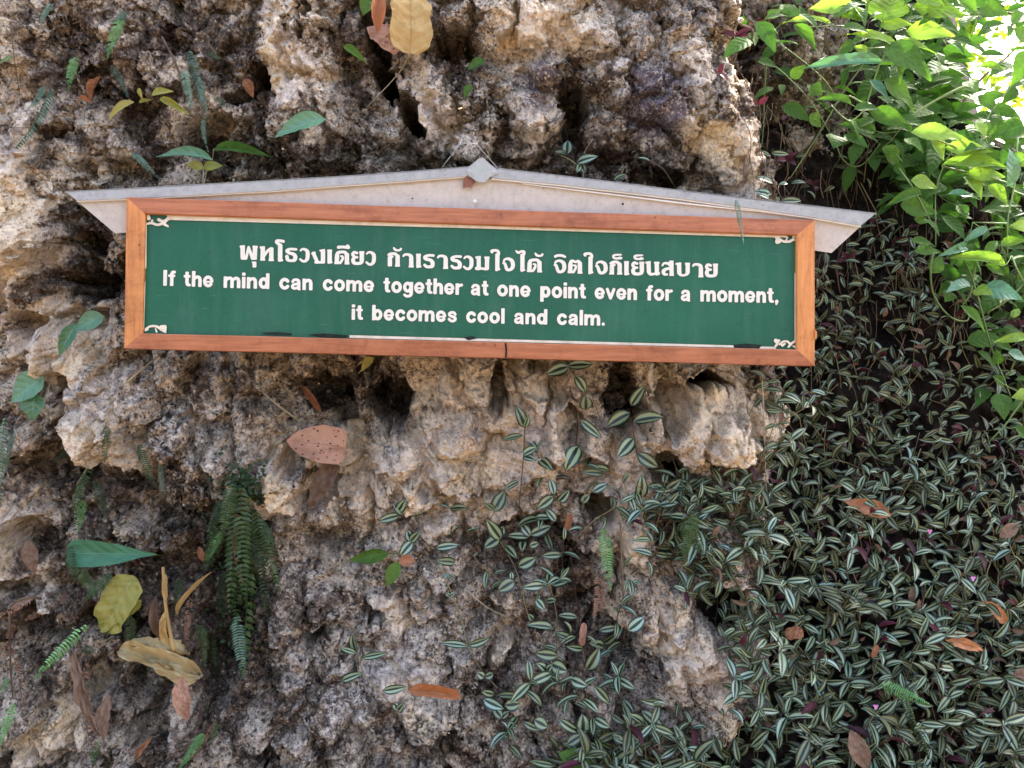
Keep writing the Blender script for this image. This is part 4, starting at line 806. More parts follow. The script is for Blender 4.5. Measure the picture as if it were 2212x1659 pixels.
sprig((1,0), [[(1790,1170),(1830,1090),(1815,1050)],[(2000,1040),(2090,1100),(2160,1210)]], [(1770,1180,1850,1130,36),(1840,1135,1780,1170,26),(2000,1045,1915,1022,18)], 'sparse striped plant resting on the roof edge beside wine-red leaves')
sprig((2,0), [[(570,1130),(600,1200),(650,1300)]], [(585,1190,465,1150,40),(570,1260,465,1240,44),(560,1290,480,1255,30),(640,1300,770,1300,40),(700,1190,800,1185,30),(680,1190,620,1200,26)], 'striped plant with pale curled leaves lying on the right end of the roof')
# ------------------------------------------------------------------ striped shoots of the dense carpet
def shoot_proto(kind, seed):
    r = random.Random(seed); th = thing('striped_shoot', (0, 0, 0), None, 'plant', 'striped shoots of the dense leaf carpet')
    h = r.uniform(.10, .20); bx, by = r.uniform(-.03, .03), r.uniform(-.03, .03)
    pts = [Vector((0, 0, -.03)), Vector((bx*.2, by*.2, h*.4)), Vector((bx*.7, by*.7, h*.75)), Vector((bx, by, h))]
    tube('stem', pts, .0022, M['zstem'], th, r1=.0013, n=3, seg=4)
    c = catmull(pts, 4); a0 = r.random()*6.28
    for i, (f, L, el) in enumerate([(1.0,.055,.75),(1.0,.070,.20),(.90,.078,-.05),(.76,.080,-.20),(.58,.076,-.30),(.40,.068,-.35),(.22,.060,-.35)]):
        if i and r.random() < .16: continue
        b = c[min(len(c)-1, int(f*(len(c)-1)))]; an = a0 + i*2.6 + r.uniform(-.4, .4); L *= r.uniform(.68, 1.15)
        d = Vector((math.cos(an)*math.cos(el), math.sin(an)*math.cos(el), math.sin(el)+r.uniform(-.15, .1)))
        place(LM['redz'][0] if r.random() < .015 else r.choice(LM[kind]), b, b+d*L, L*r.uniform(.30, .40), Vector((0, 0, 1))+Vector((r.uniform(-.3,.3), r.uniform(-.3,.3), 0)), th)
    return th
dense_poly = [(1655,500),(2330,500),(2330,1760),(1130,1760),(1200,1620),(1290,1590),(1420,1560),(1600,1600),(1625,1500),(1590,1380),(1540,1290),(1450,1230),(1390,1150),(1360,1080),(1420,1035),(1560,1020),(1650,955),(1645,795),(1655,700)]
def inside(u, v, poly):
    c = False; n = len(poly)
    for i in range(n):
        (x1, y1), (x2, y2) = poly[i], poly[i-1]
        if (y1 > v) != (y2 > v) and u < (x2-x1)*(v-y1)/(y2-y1)+x1: c = not c
    return c
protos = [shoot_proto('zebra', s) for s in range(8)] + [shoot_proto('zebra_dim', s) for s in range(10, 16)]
def zone(u, v):
    if v < 620: return 'just below the right tip of the roof' if u < 1900 else 'under the leafy vines near the right edge'
    if v < 800: return 'beside the lower right frame corner' if u < 1860 else ('left of the long falling vine' if u < 2050 else 'behind the long falling vine')
    if v < 960: return 'right beside the pale boulder under the sign' if u < 1760 else ('below the lower right frame corner' if u < 1900 else ('left of the lowest vine leaves' if u < 2060 else 'among the lowest vine leaves'))
    if v < 1130: return 'under the pale boulder' if u < 1600 else ('left of the long brown fallen leaf' if u < 1800 else ('around the long brown fallen leaf' if u < 1960 else 'between the brown leaf and the right edge'))
    if v < 1330: return 'between the dead fern and the tan rock' if u < 1500 else ('above the small brown leaf' if u < 1720 else ('in the middle of the lower right carpet' if u < 1960 else 'left of the pink flower by the right edge' if u < 2100 else 'at the right edge near the pink flower'))
    if v < 1480: return 'just right of the tan rock' if u < 1740 else ('around the tiny brown scrap' if u < 1930 else ('around the slender orange leaf' if u < 2110 else 'at the right edge below the orange curved leaf'))
    return 'on the bottom edge near the broad green leaf' if u < 1330 else ('below the tan rock' if u < 1560 else ('right of the tan rock foot' if u < 1740 else ('left of the grey-tan bottom leaf' if u < 1850 else ('around the bright fern tip' if u < 2020 else 'in the bottom right corner'))))
cand = []; tries = 0
while len(cand) < 262 and tries < 40000:
    tries += 1; u = R.uniform(1180, 2250); v = R.uniform(510, 1700)
    if not inside(u, v, dense_poly): continue
    if v < 800 and R.random() < .35: continue
    if 2050 < u and v < 900 and R.random() < .5: continue
    if min([1e9] + [(u-a)**2+(v-b)**2 for a, b in cand]) < (36+max(0,v-1000)*.02)**2: continue
    cand.append((u, v))
cand.sort(key=lambda q: q[1]); used = [0]*len(protos)
for (u, v) in cand:
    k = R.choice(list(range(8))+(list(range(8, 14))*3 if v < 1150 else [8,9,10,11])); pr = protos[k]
    if used[k] == 0: o = pr
    else: o = copy_tree(pr)
    used[k] += 1
    y = surf_y(u, v); o.location = P(u, v+30, y)
    d = Vector((R.uniform(-.6, .6), R.uniform(-.75, -.25), R.uniform(.2, .9))).normalized()
    q = d.to_track_quat('Z', 'Y'); o.rotation_mode = 'QUATERNION'; o.rotation_quaternion = q @ Matrix.Rotation(R.uniform(0, 6.28), 3, 'Z').to_quaternion()
    s = R.uniform(.68, .98)*np.interp(v, [500, 900, 1300, 1650], [.82, .90, 1.08, 1.22]); o.scale = (s, s, s)
    s_ = 'largest' if s > 1.02 else 'small' if s < .72 else ''
    tone_ = 'silvery' if k < 8 else 'olive'
    lean_ = 'leaning left' if d.x < -.22 else 'leaning right' if d.x > .22 else ('pointing up' if d.z > .6 else 'facing outward')
    z_ = zone(u, v); o['label'] = ' '.join(w for w in (('large' if s > 1.02 else s_), tone_, 'striped shoot', lean_, z_) if w); o['group'] = 'striped shoots ' + z_
loose = [(1180,1130,'above the thick brown stem'),(1250,1130,'left of the hanging fern root'),(1290,1020,'on the ledge above the dark hole'),(1390,1130,'right of the hanging fern, upper'),(1370,1210,'right of the hanging fern, lower'),(1160,1260,'in the shade left of the dead fern'),
 (1215,1210,'between the brown stem and the fern'),(1190,1400,'in the gap under the dead fern, left'),(1300,1440,'below the dead fern'),(1345,1490,'left foot of the tan rock'),(1130,1480,'above the bright bluish cluster'),(1230,1490,'right above the brightest cluster'),(1400,1560,'under the tan rock, left'),
 (1460,1600,'under the tan rock, middle'),(1100,1590,'at the bottom left of the brightest cluster'),(1010,1130,'on the grey rock right of the glossy leaf'),(1440,1060,'under the dark hole of the boulder'),(1330,1330,'left side of the tan rock top'),(1290,1560,'at the bottom edge beside the broad leaf'),(1210,1060,'high on the rock above the carpet fringe'),(1090,1240,'beside the thick brown stem foot'),(1350,1640,'at the bottom edge right of the broad leaf'),(1450,1180,'on the upper right shoulder of the tan rock'),(1500,1240,'on the right shoulder of the tan rock'),(1420,1130,'above the top of the tan rock'),(1545,1330,'at the right edge of the tan rock, upper'),(1580,1400,'at the right edge of the tan rock, middle'),(1590,1470,'at the right edge of the tan rock, lower'),(1560,1530,'at the lower right corner of the tan rock'),(1500,1560,'across the foot of the tan rock'),(1370,1270,'left shoulder of the tan rock'),(1340,1400,'left edge of the tan rock, middle'),(1460,1075,'just under the dark hole of the pale boulder'),(1510,1120,'between the pale boulder and the tan rock')]
for (u, v, lab) in loose:
    k = R.choice([0, 1, 2, 3]); o = copy_tree(protos[k]); y = surf_y(u, v); o.location = P(u, v+25, y)
    d = Vector((R.uniform(-.5, .5), R.uniform(-.6, -.3), R.uniform(.3, .8))).normalized(); o.rotation_mode = 'QUATERNION'; o.rotation_quaternion = d.to_track_quat('Z', 'Y') @ Matrix.Rotation(R.uniform(0, 6.28), 3, 'Z').to_quaternion()
    s = R.uniform(.8, 1.05); o.scale = (s, s, s); o['label'] = 'striped sprig '+lab; o['group'] = 'striped sprigs at the foot of the rock'; o.name = 'striped_sprig'
def merged_leaves(name, items, geo, mat, parent=None):
    """items: list of 4x4 matrices; one mesh"""
    V0, F0, UV0 = geo; V0 = np.array(V0); F0 = np.array(F0); UV0 = np.array(UV0)
    Ms = np.array([[list(r) for r in m] for m in items]); V = np.einsum('nij,kj->nki', Ms[:, :3, :3], V0) + Ms[:, None, :3, 3]
    n, k = len(items), len(V0); F = (F0[None]+(np.arange(n)*k)[:, None, None]).reshape(-1, F0.shape[1])
    me = bpy.data.meshes.new(name); me.vertices.add(n*k); me.vertices.foreach_set('co', V.reshape(-1).astype(np.float32))
    me.loops.add(F.size); me.loops.foreach_set('vertex_index', F.ravel().astype(np.int32)); m = F.shape[1]
    me.polygons.add(len(F)); me.polygons.foreach_set('loop_start', np.arange(0, F.size, m, dtype=np.int32)); me.polygons.foreach_set('loop_total', np.full(len(F), m, dtype=np.int32)); me.polygons.foreach_set('use_smooth', np.ones(len(F), dtype=bool))
    me.update(calc_edges=True); me.materials.append(mat); ul = me.uv_layers.new(name='UVMap'); ul.data.foreach_set('uv', np.tile(UV0, (n, 1))[F.ravel()].astype(np.float32).ravel())
    return obj(name, me, parent)
def lmat(A, d, L, W, up):
    X = d.normalized(); Z = (up - X*up.dot(X)).normalized(); Y = Z.cross(X)
    return Matrix(((X.x*L, Y.x*W, Z.x*L, A.x), (X.y*L, Y.y*W, Z.y*L, A.y), (X.z*L, Y.z*W, Z.z*L, A.z), (0, 0, 0, 1)))
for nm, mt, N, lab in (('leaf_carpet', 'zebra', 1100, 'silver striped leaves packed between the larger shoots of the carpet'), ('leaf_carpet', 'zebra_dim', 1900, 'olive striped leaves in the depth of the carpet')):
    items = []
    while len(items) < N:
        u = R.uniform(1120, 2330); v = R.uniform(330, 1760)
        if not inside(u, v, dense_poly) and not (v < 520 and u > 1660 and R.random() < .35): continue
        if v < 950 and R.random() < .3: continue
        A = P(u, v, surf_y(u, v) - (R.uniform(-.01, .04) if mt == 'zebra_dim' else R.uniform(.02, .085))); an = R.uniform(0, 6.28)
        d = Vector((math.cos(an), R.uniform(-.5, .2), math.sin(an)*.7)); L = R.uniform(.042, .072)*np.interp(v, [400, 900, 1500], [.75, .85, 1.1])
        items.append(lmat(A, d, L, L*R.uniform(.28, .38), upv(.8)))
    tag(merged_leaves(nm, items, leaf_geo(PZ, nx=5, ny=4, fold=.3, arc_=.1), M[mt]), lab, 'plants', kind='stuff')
for nm, mt, N, lab in (('purple_undersides', 'red', 70, 'dull purple leaves turned over in the carpet'), ('leaf_litter', 'tan', 130, 'small brown dead leaves and bits caught in the carpet')):
    items = []
    while len(items) < N:
        u = R.uniform(1120, 2330); v = R.uniform(380, 1760)
        if not inside(u, v, dense_poly): continue
        A = P(u, v, surf_y(u, v) - R.uniform(.02, .08)); an = R.uniform(0, 6.28); d = Vector((math.cos(an), R.uniform(-.5, .2), math.sin(an)*.7)); L = R.uniform(.02, .055)
        items.append(lmat(A, d, L, L*R.uniform(.25, .45), upv(1.2)))
    tag(merged_leaves(nm, items, leaf_geo(PZ, nx=5, ny=4, fold=.2, arc_=.2, wave=.03), M[mt]), lab, 'leaves', kind='stuff')
# thin runners through the carpet
V, F = [], []
for i in range(330):
    u = R.uniform(1300, 2260); v = R.uniform(200, 1680)
    if not (inside(u, v, dense_poly) or (v < 520 and u > 1640)): continue
    y = surf_y(u, v)-R.uniform(.02, .09); a = P(u, v, y); d = Vector((R.uniform(-.6, .5), R.uniform(-.2, .2), R.choice([-1, -1, 1])))*R.uniform(.06, .16)
    v_, f_ = tube_geo(catmull([a, a+d*.5+jit(.012), a+d+jit(.02)], 3), R.uniform(.0008, .0018), seg=4); k = len(V); V += v_; F += [tuple(q+k for q in f) for f in f_]
tag(obj('runner_stems', make_mesh('runner_stems', V, F, M['zstem'])), 'thin brown and pale runner stems threaded through the striped carpet', 'stems', kind='stuff')
V, F = [], []
for i in range(420):
    u = R.uniform(1600, 2240); v = R.uniform(-20, 700)
    y = surf_y(u, v)-R.uniform(.01, .10)
    if v < 380 and u > 2050: continue
    a = P(u, v, y); d = Vector((R.uniform(-.4, .4), R.uniform(-.1, .1), -1))*R.uniform(.05, .17)
    v_, f_ = tube_geo(catmull([a, a+d*.5+jit(.02), a+d+jit(.03)], 3), R.uniform(.0007, .0016), seg=4); k = len(V); V += v_; F += [tuple(q+k for q in f) for f in f_]
tag(obj('hanging_rootlets', make_mesh('hanging_rootlets', V, F, M['twig'])), 'tangle of thin dry rootlets in the shade right of the cliff', 'roots', kind='stuff')
# small pink flowers
for t, x, y, lab in (((2,2),1880,430,'tiny pink flower in the carpet nearest the right edge'), ((2,2),1250,1260,'tiny pink flower low in the carpet above a striped leaf'), ((2,2),1600,125,'tiny pale pink flower high in the carpet')):
    u, v = TT(t, x, y); c = P(u, v, surf_y(u, v)-.13); th = thing('pink_flower', c, lab, 'flower', 'tiny pink flowers in the carpet')
    me = bpy.data.meshes.get('petal') or leaf_mesh('petal', [(0,.2),(.4,.9),(.7,1),(1,.3)], M['petal'], nx=3, ny=2, fold=.2, arc_=.1)
    for k in range(3):
        a = k*2.09+.5; place(me, Vector((0,0,0)), Vector((math.cos(a), -.3, math.sin(a)))*.008, .008, Vector((0,-1,.2)), th, 'petal')
    tube('stalk', [Vector((0,.002,0)), Vector((.002,.02,-.02)), Vector((0,.05,-.05))], .001, M['vine'], th, n=3)

# ------------------------------------------------------------------ leafy green vines, upper right
def vine(label, t, stems, leaves, y, rad=.003, smat='vine', group='leafy green vines at the upper right'):
    u0, v0 = TT(t, *stems[0][0]); base = P(u0, v0, y); th = thing('leafy_vine', base, label, 'vine', group)
    for st in stems:
        pp = [P(*TT(t, *q), y+.02*math.sin(i*1.3+q[0]*.01)) for i, q in enumerate(st)]; tube('stem', pp, rad, M[smat], th, r1=rad*.6, off=base, n=5, seg=6)
    for (kind, x0, y0, x1, y1, w) in leaves:
        a = P(*TT(t, x0, y0), y-R.uniform(0, .03)); b = P(*TT(t, x1, y1), y-R.uniform(-.02, .07))
        place(R.choice(LM[kind]), a, b, w/3*K*(3+y)*1.12, Vector((0, -1, .35))+jit(.35), th, base=base)
        # short leaf stalk to the nearest stem point
        best = min(((TT(t, *q)[0]-TT(t, x0, y0)[0])**2+(TT(t, *q)[1]-TT(t, x0, y0)[1])**2, q) for st in stems for q in st)
        if 9 < best[0] < 110**2: tube('leaf_stalk', [a, (a+P(*TT(t, *best[1]), y))*.5+Vector((0, 0, -.006)), P(*TT(t, *best[1]), y)], .0012, M[smat], th, off=base, n=2, seg=4)
vine('tall vine with big lime leaves at the very top, one round leaf above the rest', (2,0), [[(1230,-60),(1200,60),(1290,150),(1250,240),(1180,400),(1040,600),(900,840),(700,1150)],[(1120,175),(950,165)],[(1290,150),(1450,190)]],
     [('lime',1100,45,815,60,120),('lime',1180,120,940,70,100),('lime',1300,135,1370,-30,250),('lime',1280,165,1490,160,90),('lime',1450,200,1765,235,120),('lime',1490,50,1840,120,150),('lime',955,150,650,150,56),('green',720,160,865,330,80),('lime',1200,20,1090,-50,90),('green',1120,40,1180,175,80),('lime',1240,-40,1500,-50,120)], .22)
vine('vine with a large hanging serrated leaf and a teal insect-holed leaf', (2,0), [[(1370,270),(1290,390),(1240,520),(1180,700),(1100,780),(1040,760),(960,680)],[(1370,270),(1560,420)],[(1450,300),(1120,320)]],
     [('lime',1380,290,1065,222,70),('lime',1370,285,1645,350,80),('green',1310,290,1612,525,170),('teal',1285,400,770,445,86),('green',1380,400,1410,545,56),('green',1300,520,1495,718,140),('teal',1210,520,1340,662,70),('green',1090,675,860,648,64),('lime',1190,345,1110,300,60)], .16)
vine('vine with drooping olive leaves just above the roof end, thick pale stalk rising right', (2,0), [[(1865,545),(1760,590),(1660,640),(1560,700),(1450,780),(1400,850)],[(1450,780),(1230,700),(1080,620)]],
     [('green',1250,850,1005,808,96),('green',1225,715,1485,838,110),('green',1440,800,1480,860,50),('green',1000,880,980,965,130),('green',1290,960,1400,1095,115),('green',820,745,895,825,80),('green',830,560,905,615,90),('green',700,500,800,420,70)], .20, .0045)
vine('long thin vine looping down to a hook above the roof end', (2,0), [[(550,380),(600,430),(680,500),(830,660),(980,910),(1030,1020),(1100,1078),(1180,1055),(1280,930)],[(545,390),(530,600),(525,800),(512,950)],[(550,230),(760,380),(900,500),(980,600)]],
     [('green',830,560,830,640,60),('green',690,90,640,30,90),('green',385,165,395,95,60),('green',455,240,470,300,44),('green',560,120,640,60,80),('green',860,560,930,600,70),('green',690,110,720,30,100)], .24, .0024)
vine('bushy vine right of the roof end with many overlapping pointed leaves', (2,0), [[(2150,760),(2000,880),(1780,960),(1690,1080),(1640,1250),(1640,1460),(1640,1600)],[(1780,960),(1560,870)],[(1690,1080),(1900,1130)],[(1400,1090),(1500,1230),(1600,1420),(1650,1500)]],
     [('lime',1480,860,1850,915,110),('lime',1600,900,1690,1040,120),('green',1440,900,1560,990,70),('lime',1700,960,2010,985,90),('lime',1830,1060,1975,1030,90),('lime',1680,1070,2095,1085,94),('lime',1840,1130,2085,1150,94),('lime',1480,1170,1650,1225,96),('green',1545,1255,1305,1345,66),('lime',1830,1150,1935,1295,124),('lime',1980,1200,2105,1330,84),('teal',1720,1260,1925,1295,64),('green',1410,1330,1650,1385,124),('green',1780,1330,1840,1420,90),('green',1480,1560,1640,1600,70),('green',1500,1420,1600,1440,50),('lime',1900,800,1960,900,80)], .12)
vine('vine of small rounded leaves in front of the bright gap', (2,0), [[(2230,430),(2080,620),(1980,760),(1960,880),(1990,960)]],
     [('green',1835,530,1915,600,90),('green',1910,620,2055,755,84),('green',1940,860,1935,765,110),('lime',2090,775,2230,885,94),('green',2230,330,2130,560,120),('lime',1925,440,2090,450,60),('green',2230,260,2140,180,130),('green',1990,880,2030,800,40)], .18)
vine('dark leaves hanging over the top right corner', (2,0), [[(1740,-60),(1850,40),(2000,60),(2200,100),(2300,140)]],
     [('green',1780,-10,1910,105,100),('green',1920,60,2115,100,120),('green',2130,150,2230,90,90),('lime',1860,200,1900,130,90),('green',1990,-20,2180,30,110),('lime',1830,90,1860,250,70),('lime',1500,-30,1700,40,120)], .16)
vine('vine at the right edge with a pale teal leaf folded downwards', (2,0), [[(2170,900),(2150,1200),(2110,1400),(2105,1660)],[(2150,1200),(2000,1150)],[(2105,1450),(1880,1440)],[(2230,1380),(2100,1420)]],
     [('teal',2120,1205,2110,955,130),('green',2230,1440,2105,1480,80),('teal',1975,1475,1815,1570,54),('teal',1835,1600,1645,1665,56),('lime',2060,1580,2230,1560,70),('green',1960,1640,2040,1560,60),('lime',2230,1000,2170,1080,120),('lime',2230,1480,2120,1460,80),('green',1500,1630,1680,1640,60)], .08)
vine('long vine falling down the right side beside the carpet, curling tendrils either side', (2,1), [[(1780,-60),(1840,60),(1880,160),(1930,330),(1990,560),(2040,700),(2080,790),(2125,910)],[(1625,-20),(1607,80),(1620,230),(1680,340),(1760,410),(1840,420),(1860,375)],[(1900,30),(1870,230),(1820,310)],[(2080,790),(2120,760),(2150,680)],[(2130,0),(2170,90),(2230,200)],[(2212,180),(2100,290),(1980,365)]],
     [('lime',2085,60,1715,15,84),('teal',1870,200,1700,240,90),('teal',1950,200,2205,285,116),('green',1800,320,1960,495,66),('green',1620,110,1680,0,90),('green',1960,60,2090,130,60),('lime',1890,220,2010,250,90),('green',1740,230,1700,300,80),('green',2010,540,2145,625,66),('green',2040,700,2030,600,70),('teal',2110,625,2230,680,70)], .05, .0034)
vine('lower end of the vines at the right edge, leaves dipping into the carpet', (2,1), [[(2230,900),(2150,1010),(2085,1100),(1990,1200)]],
     [('green',2010,780,2085,850,56),('green',2040,890,2085,1065,120),('lime',2230,880,2130,920,70),('green',2150,1110,2230,1190,70),('lime',2230,520,2010,560,60),('lime',2140,400,2180,340,50)], .02, .003)
items = []
for i in range(420):
    u = R.uniform(1620, 2330); v = R.uniform(-60, 660)
    if v > 330+(u-1800)*.9 or (u > 2040 and v < 300 and R.random() < .8) or (u < 1800 and v < 300 and R.random() < .6): continue
    A = P(u, v, surf_y(u, v)-R.uniform(.05, .35)); an = R.uniform(-2.6, .3); d = Vector((math.cos(an), R.uniform(-.5, .1), math.sin(an)*.6)); L = R.uniform(.05, .12)
    items.append(lmat(A, d, L, L*R.uniform(.4, .6), Vector((0, -.6, .8))+jit(.5)))
for i in range(170):
    u = R.uniform(1900, 2330); v = R.uniform(250, 900)
    if u < 1930+(v-300)*.36: continue
    A = P(u, v, surf_y(u, v)-R.uniform(.03, .22)); an = R.uniform(-2.8, .4); d = Vector((math.cos(an), R.uniform(-.5, .1), math.sin(an)*.6)); L = R.uniform(.05, .115)
    items.append(lmat(A, d, L, L*R.uniform(.4, .6), Vector((0, -.8, .5))+jit(.5)))
for i in range(200):
    u = R.uniform(2010, 2330); v = R.uniform(-60, 330)
    if 2050 < u < 2220 and 40 < v < 260 and R.random() < .8: continue
    A = P(u, v, R.uniform(.1, .7)); an = R.uniform(-2.8, .4); d = Vector((math.cos(an), R.uniform(-.5, .1), math.sin(an)*.6)); L = R.uniform(.06, .13)
    items.append(lmat(A, d, L, L*R.uniform(.4, .6), Vector((0, -.8, .5))+jit(.5)))
for i in range(260):
    u = R.gauss(1990, 45); v = R.uniform(-60, 400)
    if u > 2070: continue
    A = P(u, v, bank_depth(u, v)-R.uniform(.0, .3)); an = R.uniform(-2.8, .6); d = Vector((math.cos(an), R.uniform(-.5, .1), math.sin(an)*.6)); L = R.uniform(.05, .13)
    items.append(lmat(A, d, L, L*R.uniform(.4, .6), Vector((0, -.8, .6))+jit(.5)))
tag(merged_leaves('undergrowth_leaves', items, leaf_geo(PO, nx=10, ny=2, fold=.15, arc_=.08, serr=.05), M['green']), 'mass of smaller green leaves behind the vines', 'leaves', kind='stuff')
# wine-red sprigs
reds = [(1590,80),(1655,50),(1555,160),(1640,225),(1700,345),(1760,400),(1850,295),(1915,300),(2020,190),(1830,560),(1905,770),(1900,755),(1965,790),(2190,700),(1700,250),(1880,480),(1930,520),(2080,930),(2040,1500)]
for i, (u, v) in enumerate(reds):
    y = surf_y(u, v)-.06; base = P(u, v, y); th = thing('red_sprig', base, 'small wine-red leaves ' + ['beside the cliff edge at the top','under the lime leaves','left of the cliff gap at the top','where the cliff ends above the roof','above the right slope of the roof','on the right end of the roof','between the vine stems','behind the hooked vine','below the bright gap','right of the roof end in the dark','right of the frame corner, upper pair','right of the frame corner, lower pair','beside the frame among striped shoots','at the right edge among the vines','in the dark left of the looping vine','just right of the metal roof tip','below the metal roof tip','in the dark middle of the carpet','low in the carpet'][i], 'plant', 'wine-red sprigs')
    for k in range(R.randint(2, 4)):
        an = R.uniform(0, 6.28); d = Vector((math.cos(an), -.3, math.sin(an)*.5))*R.uniform(.035, .058); place(LM['redz'][0], Vector((0,0,0)), d, .018, upv(.6), th)
    tube('stem', [Vector((0,0,0)), Vector((.01,.03,-.04)), Vector((0,.08,-.07))], .0012, M['twig'], th, n=3, seg=4)
# brown branches in the shade
for i, (pts, r, lab) in enumerate([([(1720,380),(1760,300),(1800,240),(1830,190),(1860,110)], .006, 'slanting brown branch behind the hanging leaves'), ([(1990,270),(2010,180),(2040,100),(2060,60)], .009, 'brown branch left of the bright gap'),
      ([(2040,280),(2080,220),(2120,170),(2180,120)], .007, 'branch crossing the foot of the bright gap'), ([(1812,430),(1830,380),(1860,345),(1900,300)], .005, 'thin bent branch above the roof tip'), ([(1587,-5),(1592,45),(1620,62),(1625,78),(1618,110)], .005, 'small forked dead branch beside the cliff top'), ([(2115,480),(2150,430),(2212,350)], .005, 'branch behind the right-edge vine')]):
    y = surf_y(*pts[len(pts)//2])-.08
    tag(tube('branch', [P(a, b, y+.02*k) for k, (a, b) in enumerate(pts)], r, M['twig'], None, r1=r*.6, n=5, seg=7), lab, 'branch')
# ------------------------------------------------------------------ ferns
def frond_geo(n=22, seed=0, wid=1.0, arc_=.10, ragged=0.0):
    r = random.Random(seed); V, F = [], []
    for i in range(9):
        t = i/8; z = arc_*4*t*(1-t); w = .012*(1-t*.7)
        V += [(t, -w, z), (t, w, z), (t, 0, z+.012)]
    for i in range(8):
        a = i*3; F += [(a, a+3, a+5, a+2), (a+2, a+5, a+4, a+1)]
    for i in range(n):
        t = (i+.6)/(n+.4); prof = min(1, t*6+.35)*(1-t**2.6)+.06; z = arc_*4*t*(1-t)
        for s in (-1, 1):
            if r.random() < ragged: continue
            L = .5*prof*r.uniform(.85, 1.05); dx = .35*L*.25; b = len(V); hw = .36/n
            V += [(t-hw*.7, s*.01, z), (t+hw*.7, s*.01, z), (t+hw+dx*.4, s*L*.6, z-.03*r.random()), (t+dx+.004, s*L, z-.05*r.random()-.02), (t-hw*.8+dx*.3, s*L*.62, z-.02)]
            F.append((b, b+1, b+2, b+3, b+4) if s > 0 else (b+4, b+3, b+2, b+1, b))
    return V, F
FM = {}
for k in ('fern', 'fern_dim', 'fern_bright', 'fern_dead'):
    FM[k] = [make_mesh('fern_frond', *frond_geo(24, i, arc_=a, ragged=.35 if k == 'fern_dead' else .03), M[k], smooth=False) for i, a in enumerate((.06, .14, -.06))]
def fern(label, fronds, off=.03, group='ferns growing on the rock'):
    u0, v0 = fronds[0][1], fronds[0][2]; base = P(u0, v0, surf_y(u0, v0)-.01); th = thing('fern', base, label, 'fern', group)
    for (k, u, v, u2, v2, w) in fronds:
        y = near_y(u, v, u2, v2)-off; place(R.choice(FM[k]), P(u, v, y), P(u2, v2, y-R.uniform(0, .03)), w*K*3, upv(.4), th, 'frond', base)
    return th
fern('arching grey-green fern frond at the upper left, tip curled right', [('fern_dim',275,28,246,52,20),('fern_bright',262,34,230,128,25)])
fern('short bright fern frond left of a small dark hole', [('fern_bright',165,123,147,197,24)])
fern('long grey-green fern hanging near the left edge, top', [('fern_dim',112,188,32,322,27),('fern_dim',95,185,60,235,18)])
fern('faint fern pointing down below the arching frond', [('fern_dim',238,140,278,215,18),('fern_dim',285,328,350,393,16)])
fern('pair of long dim fern fronds beside a thin twig', [('fern_dim',408,108,436,235,24),('fern_dim',396,150,415,240,20),('fern_dim',430,170,448,250,18),('fern_dim',440,250,450,330,14)])
fern('small bluish fern at the very top left', [('fern_dim',112,8,85,65,16)])
fern('tiny fern leaflet at the left edge, top', [('teal' if False else 'fern_bright',25,118,-6,135,14)])
fern('small green fern below the rock crack right of the long fronds', [('fern',468,208,492,234,12),('fern',450,112,478,128,14)])
fern('large dark green fern clump hanging in the hollow left of the grey rock', [('fern',505,1045,480,1170,34),('fern',512,1050,495,1330,40),('fern',520,1050,528,1300,42),('fern',530,1080,520,1462,34),('fern',548,1105,605,1290,30),('fern',540,1090,570,1250,34),('fern',480,1150,445,1235,30),('fern_bright',478,1150,446,1215,18),('fern',500,1200,470,1330,34),('fern',560,1120,600,1200,24),('fern',490,1060,455,1130,30),('fern',515,1200,500,1400,30),('fern_dim',512,1330,528,1470,30)], .05)
fern('dark ferns in the hollow under the rock shelf, left', [('fern',215,905,185,985,20),('fern',230,920,226,1000,22),('fern',195,1010,160,1140,28),('fern',205,1040,235,1130,24),('fern',160,960,110,1000,26),('fern_bright',180,1080,170,1150,20),('fern',300,960,340,1060,22),('fern_dim',345,1000,355,1075,14)])
fern('bright green fern frond sweeping down to the left, lower left', [('fern_bright',190,1350,70,1470,24),('fern',180,1400,215,1410,20),('fern',150,1180,165,1260,26)])
fern('dull green fern on the left edge, middle', [('fern_dim',12,900,0,1090,22),('fern_dim',30,930,12,1020,18)])
fern('green fern tip at the left bottom edge', [('fern_bright',30,1520,-5,1620,22),('fern_bright',14,1465,5,1500,14)])
fern('small green fern sprouting at the bottom, left of centre', [('fern_bright',440,1585,385,1664,22),('fern',470,1560,455,1610,18),('fern',215,1600,200,1659,22)])
fern('broad-fronded dark green fern behind the yellow curled leaf', [('fern',280,1330,285,1420,26),('fern',430,1350,440,1440,26),('fern',460,1370,470,1460,22),('fern',385,1250,375,1330,26),('fern',165,1220,210,1290,30),('fern',240,1240,180,1300,30)])
fern('single upright green fern frond hanging beside a dead one, lower centre', [('fern_bright',1305,1142,1318,1278,31)], .06)
fern('dry brown fern hanging beside the green frond, lower centre', [('fern_dead',1292,1240,1278,1360,18),('fern_dead',1305,1250,1298,1345,14)], .06)
fern('bright green fern tip reaching over the carpet, lower right', [('fern_bright',1905,1478,2012,1524,26),('fern',1935,1475,1980,1570,22),('fern',1955,1530,2015,1660,18)], .16, 'ferns over the carpet')
fern('dark green fern half hidden in the carpet, left part', [('fern',1480,1125,1520,1200,40),('fern',1500,1110,1475,1210,34)], .10, 'ferns over the carpet')
fern('withered brown ferns hanging at the lower left edge', [('fern_dead',70,1290,0,1335,20),('fern_dead',28,1320,5,1455,18),('fern_dead',95,1320,40,1345,16),('fern_dead',25,1400,50,1560,14),('fern_dead',145,1280,120,1312,12),('fern_dead',185,1430,200,1620,18),('fern_dead',410,1290,400,1410,16),('fern_dead',465,1560,420,1640,16)])
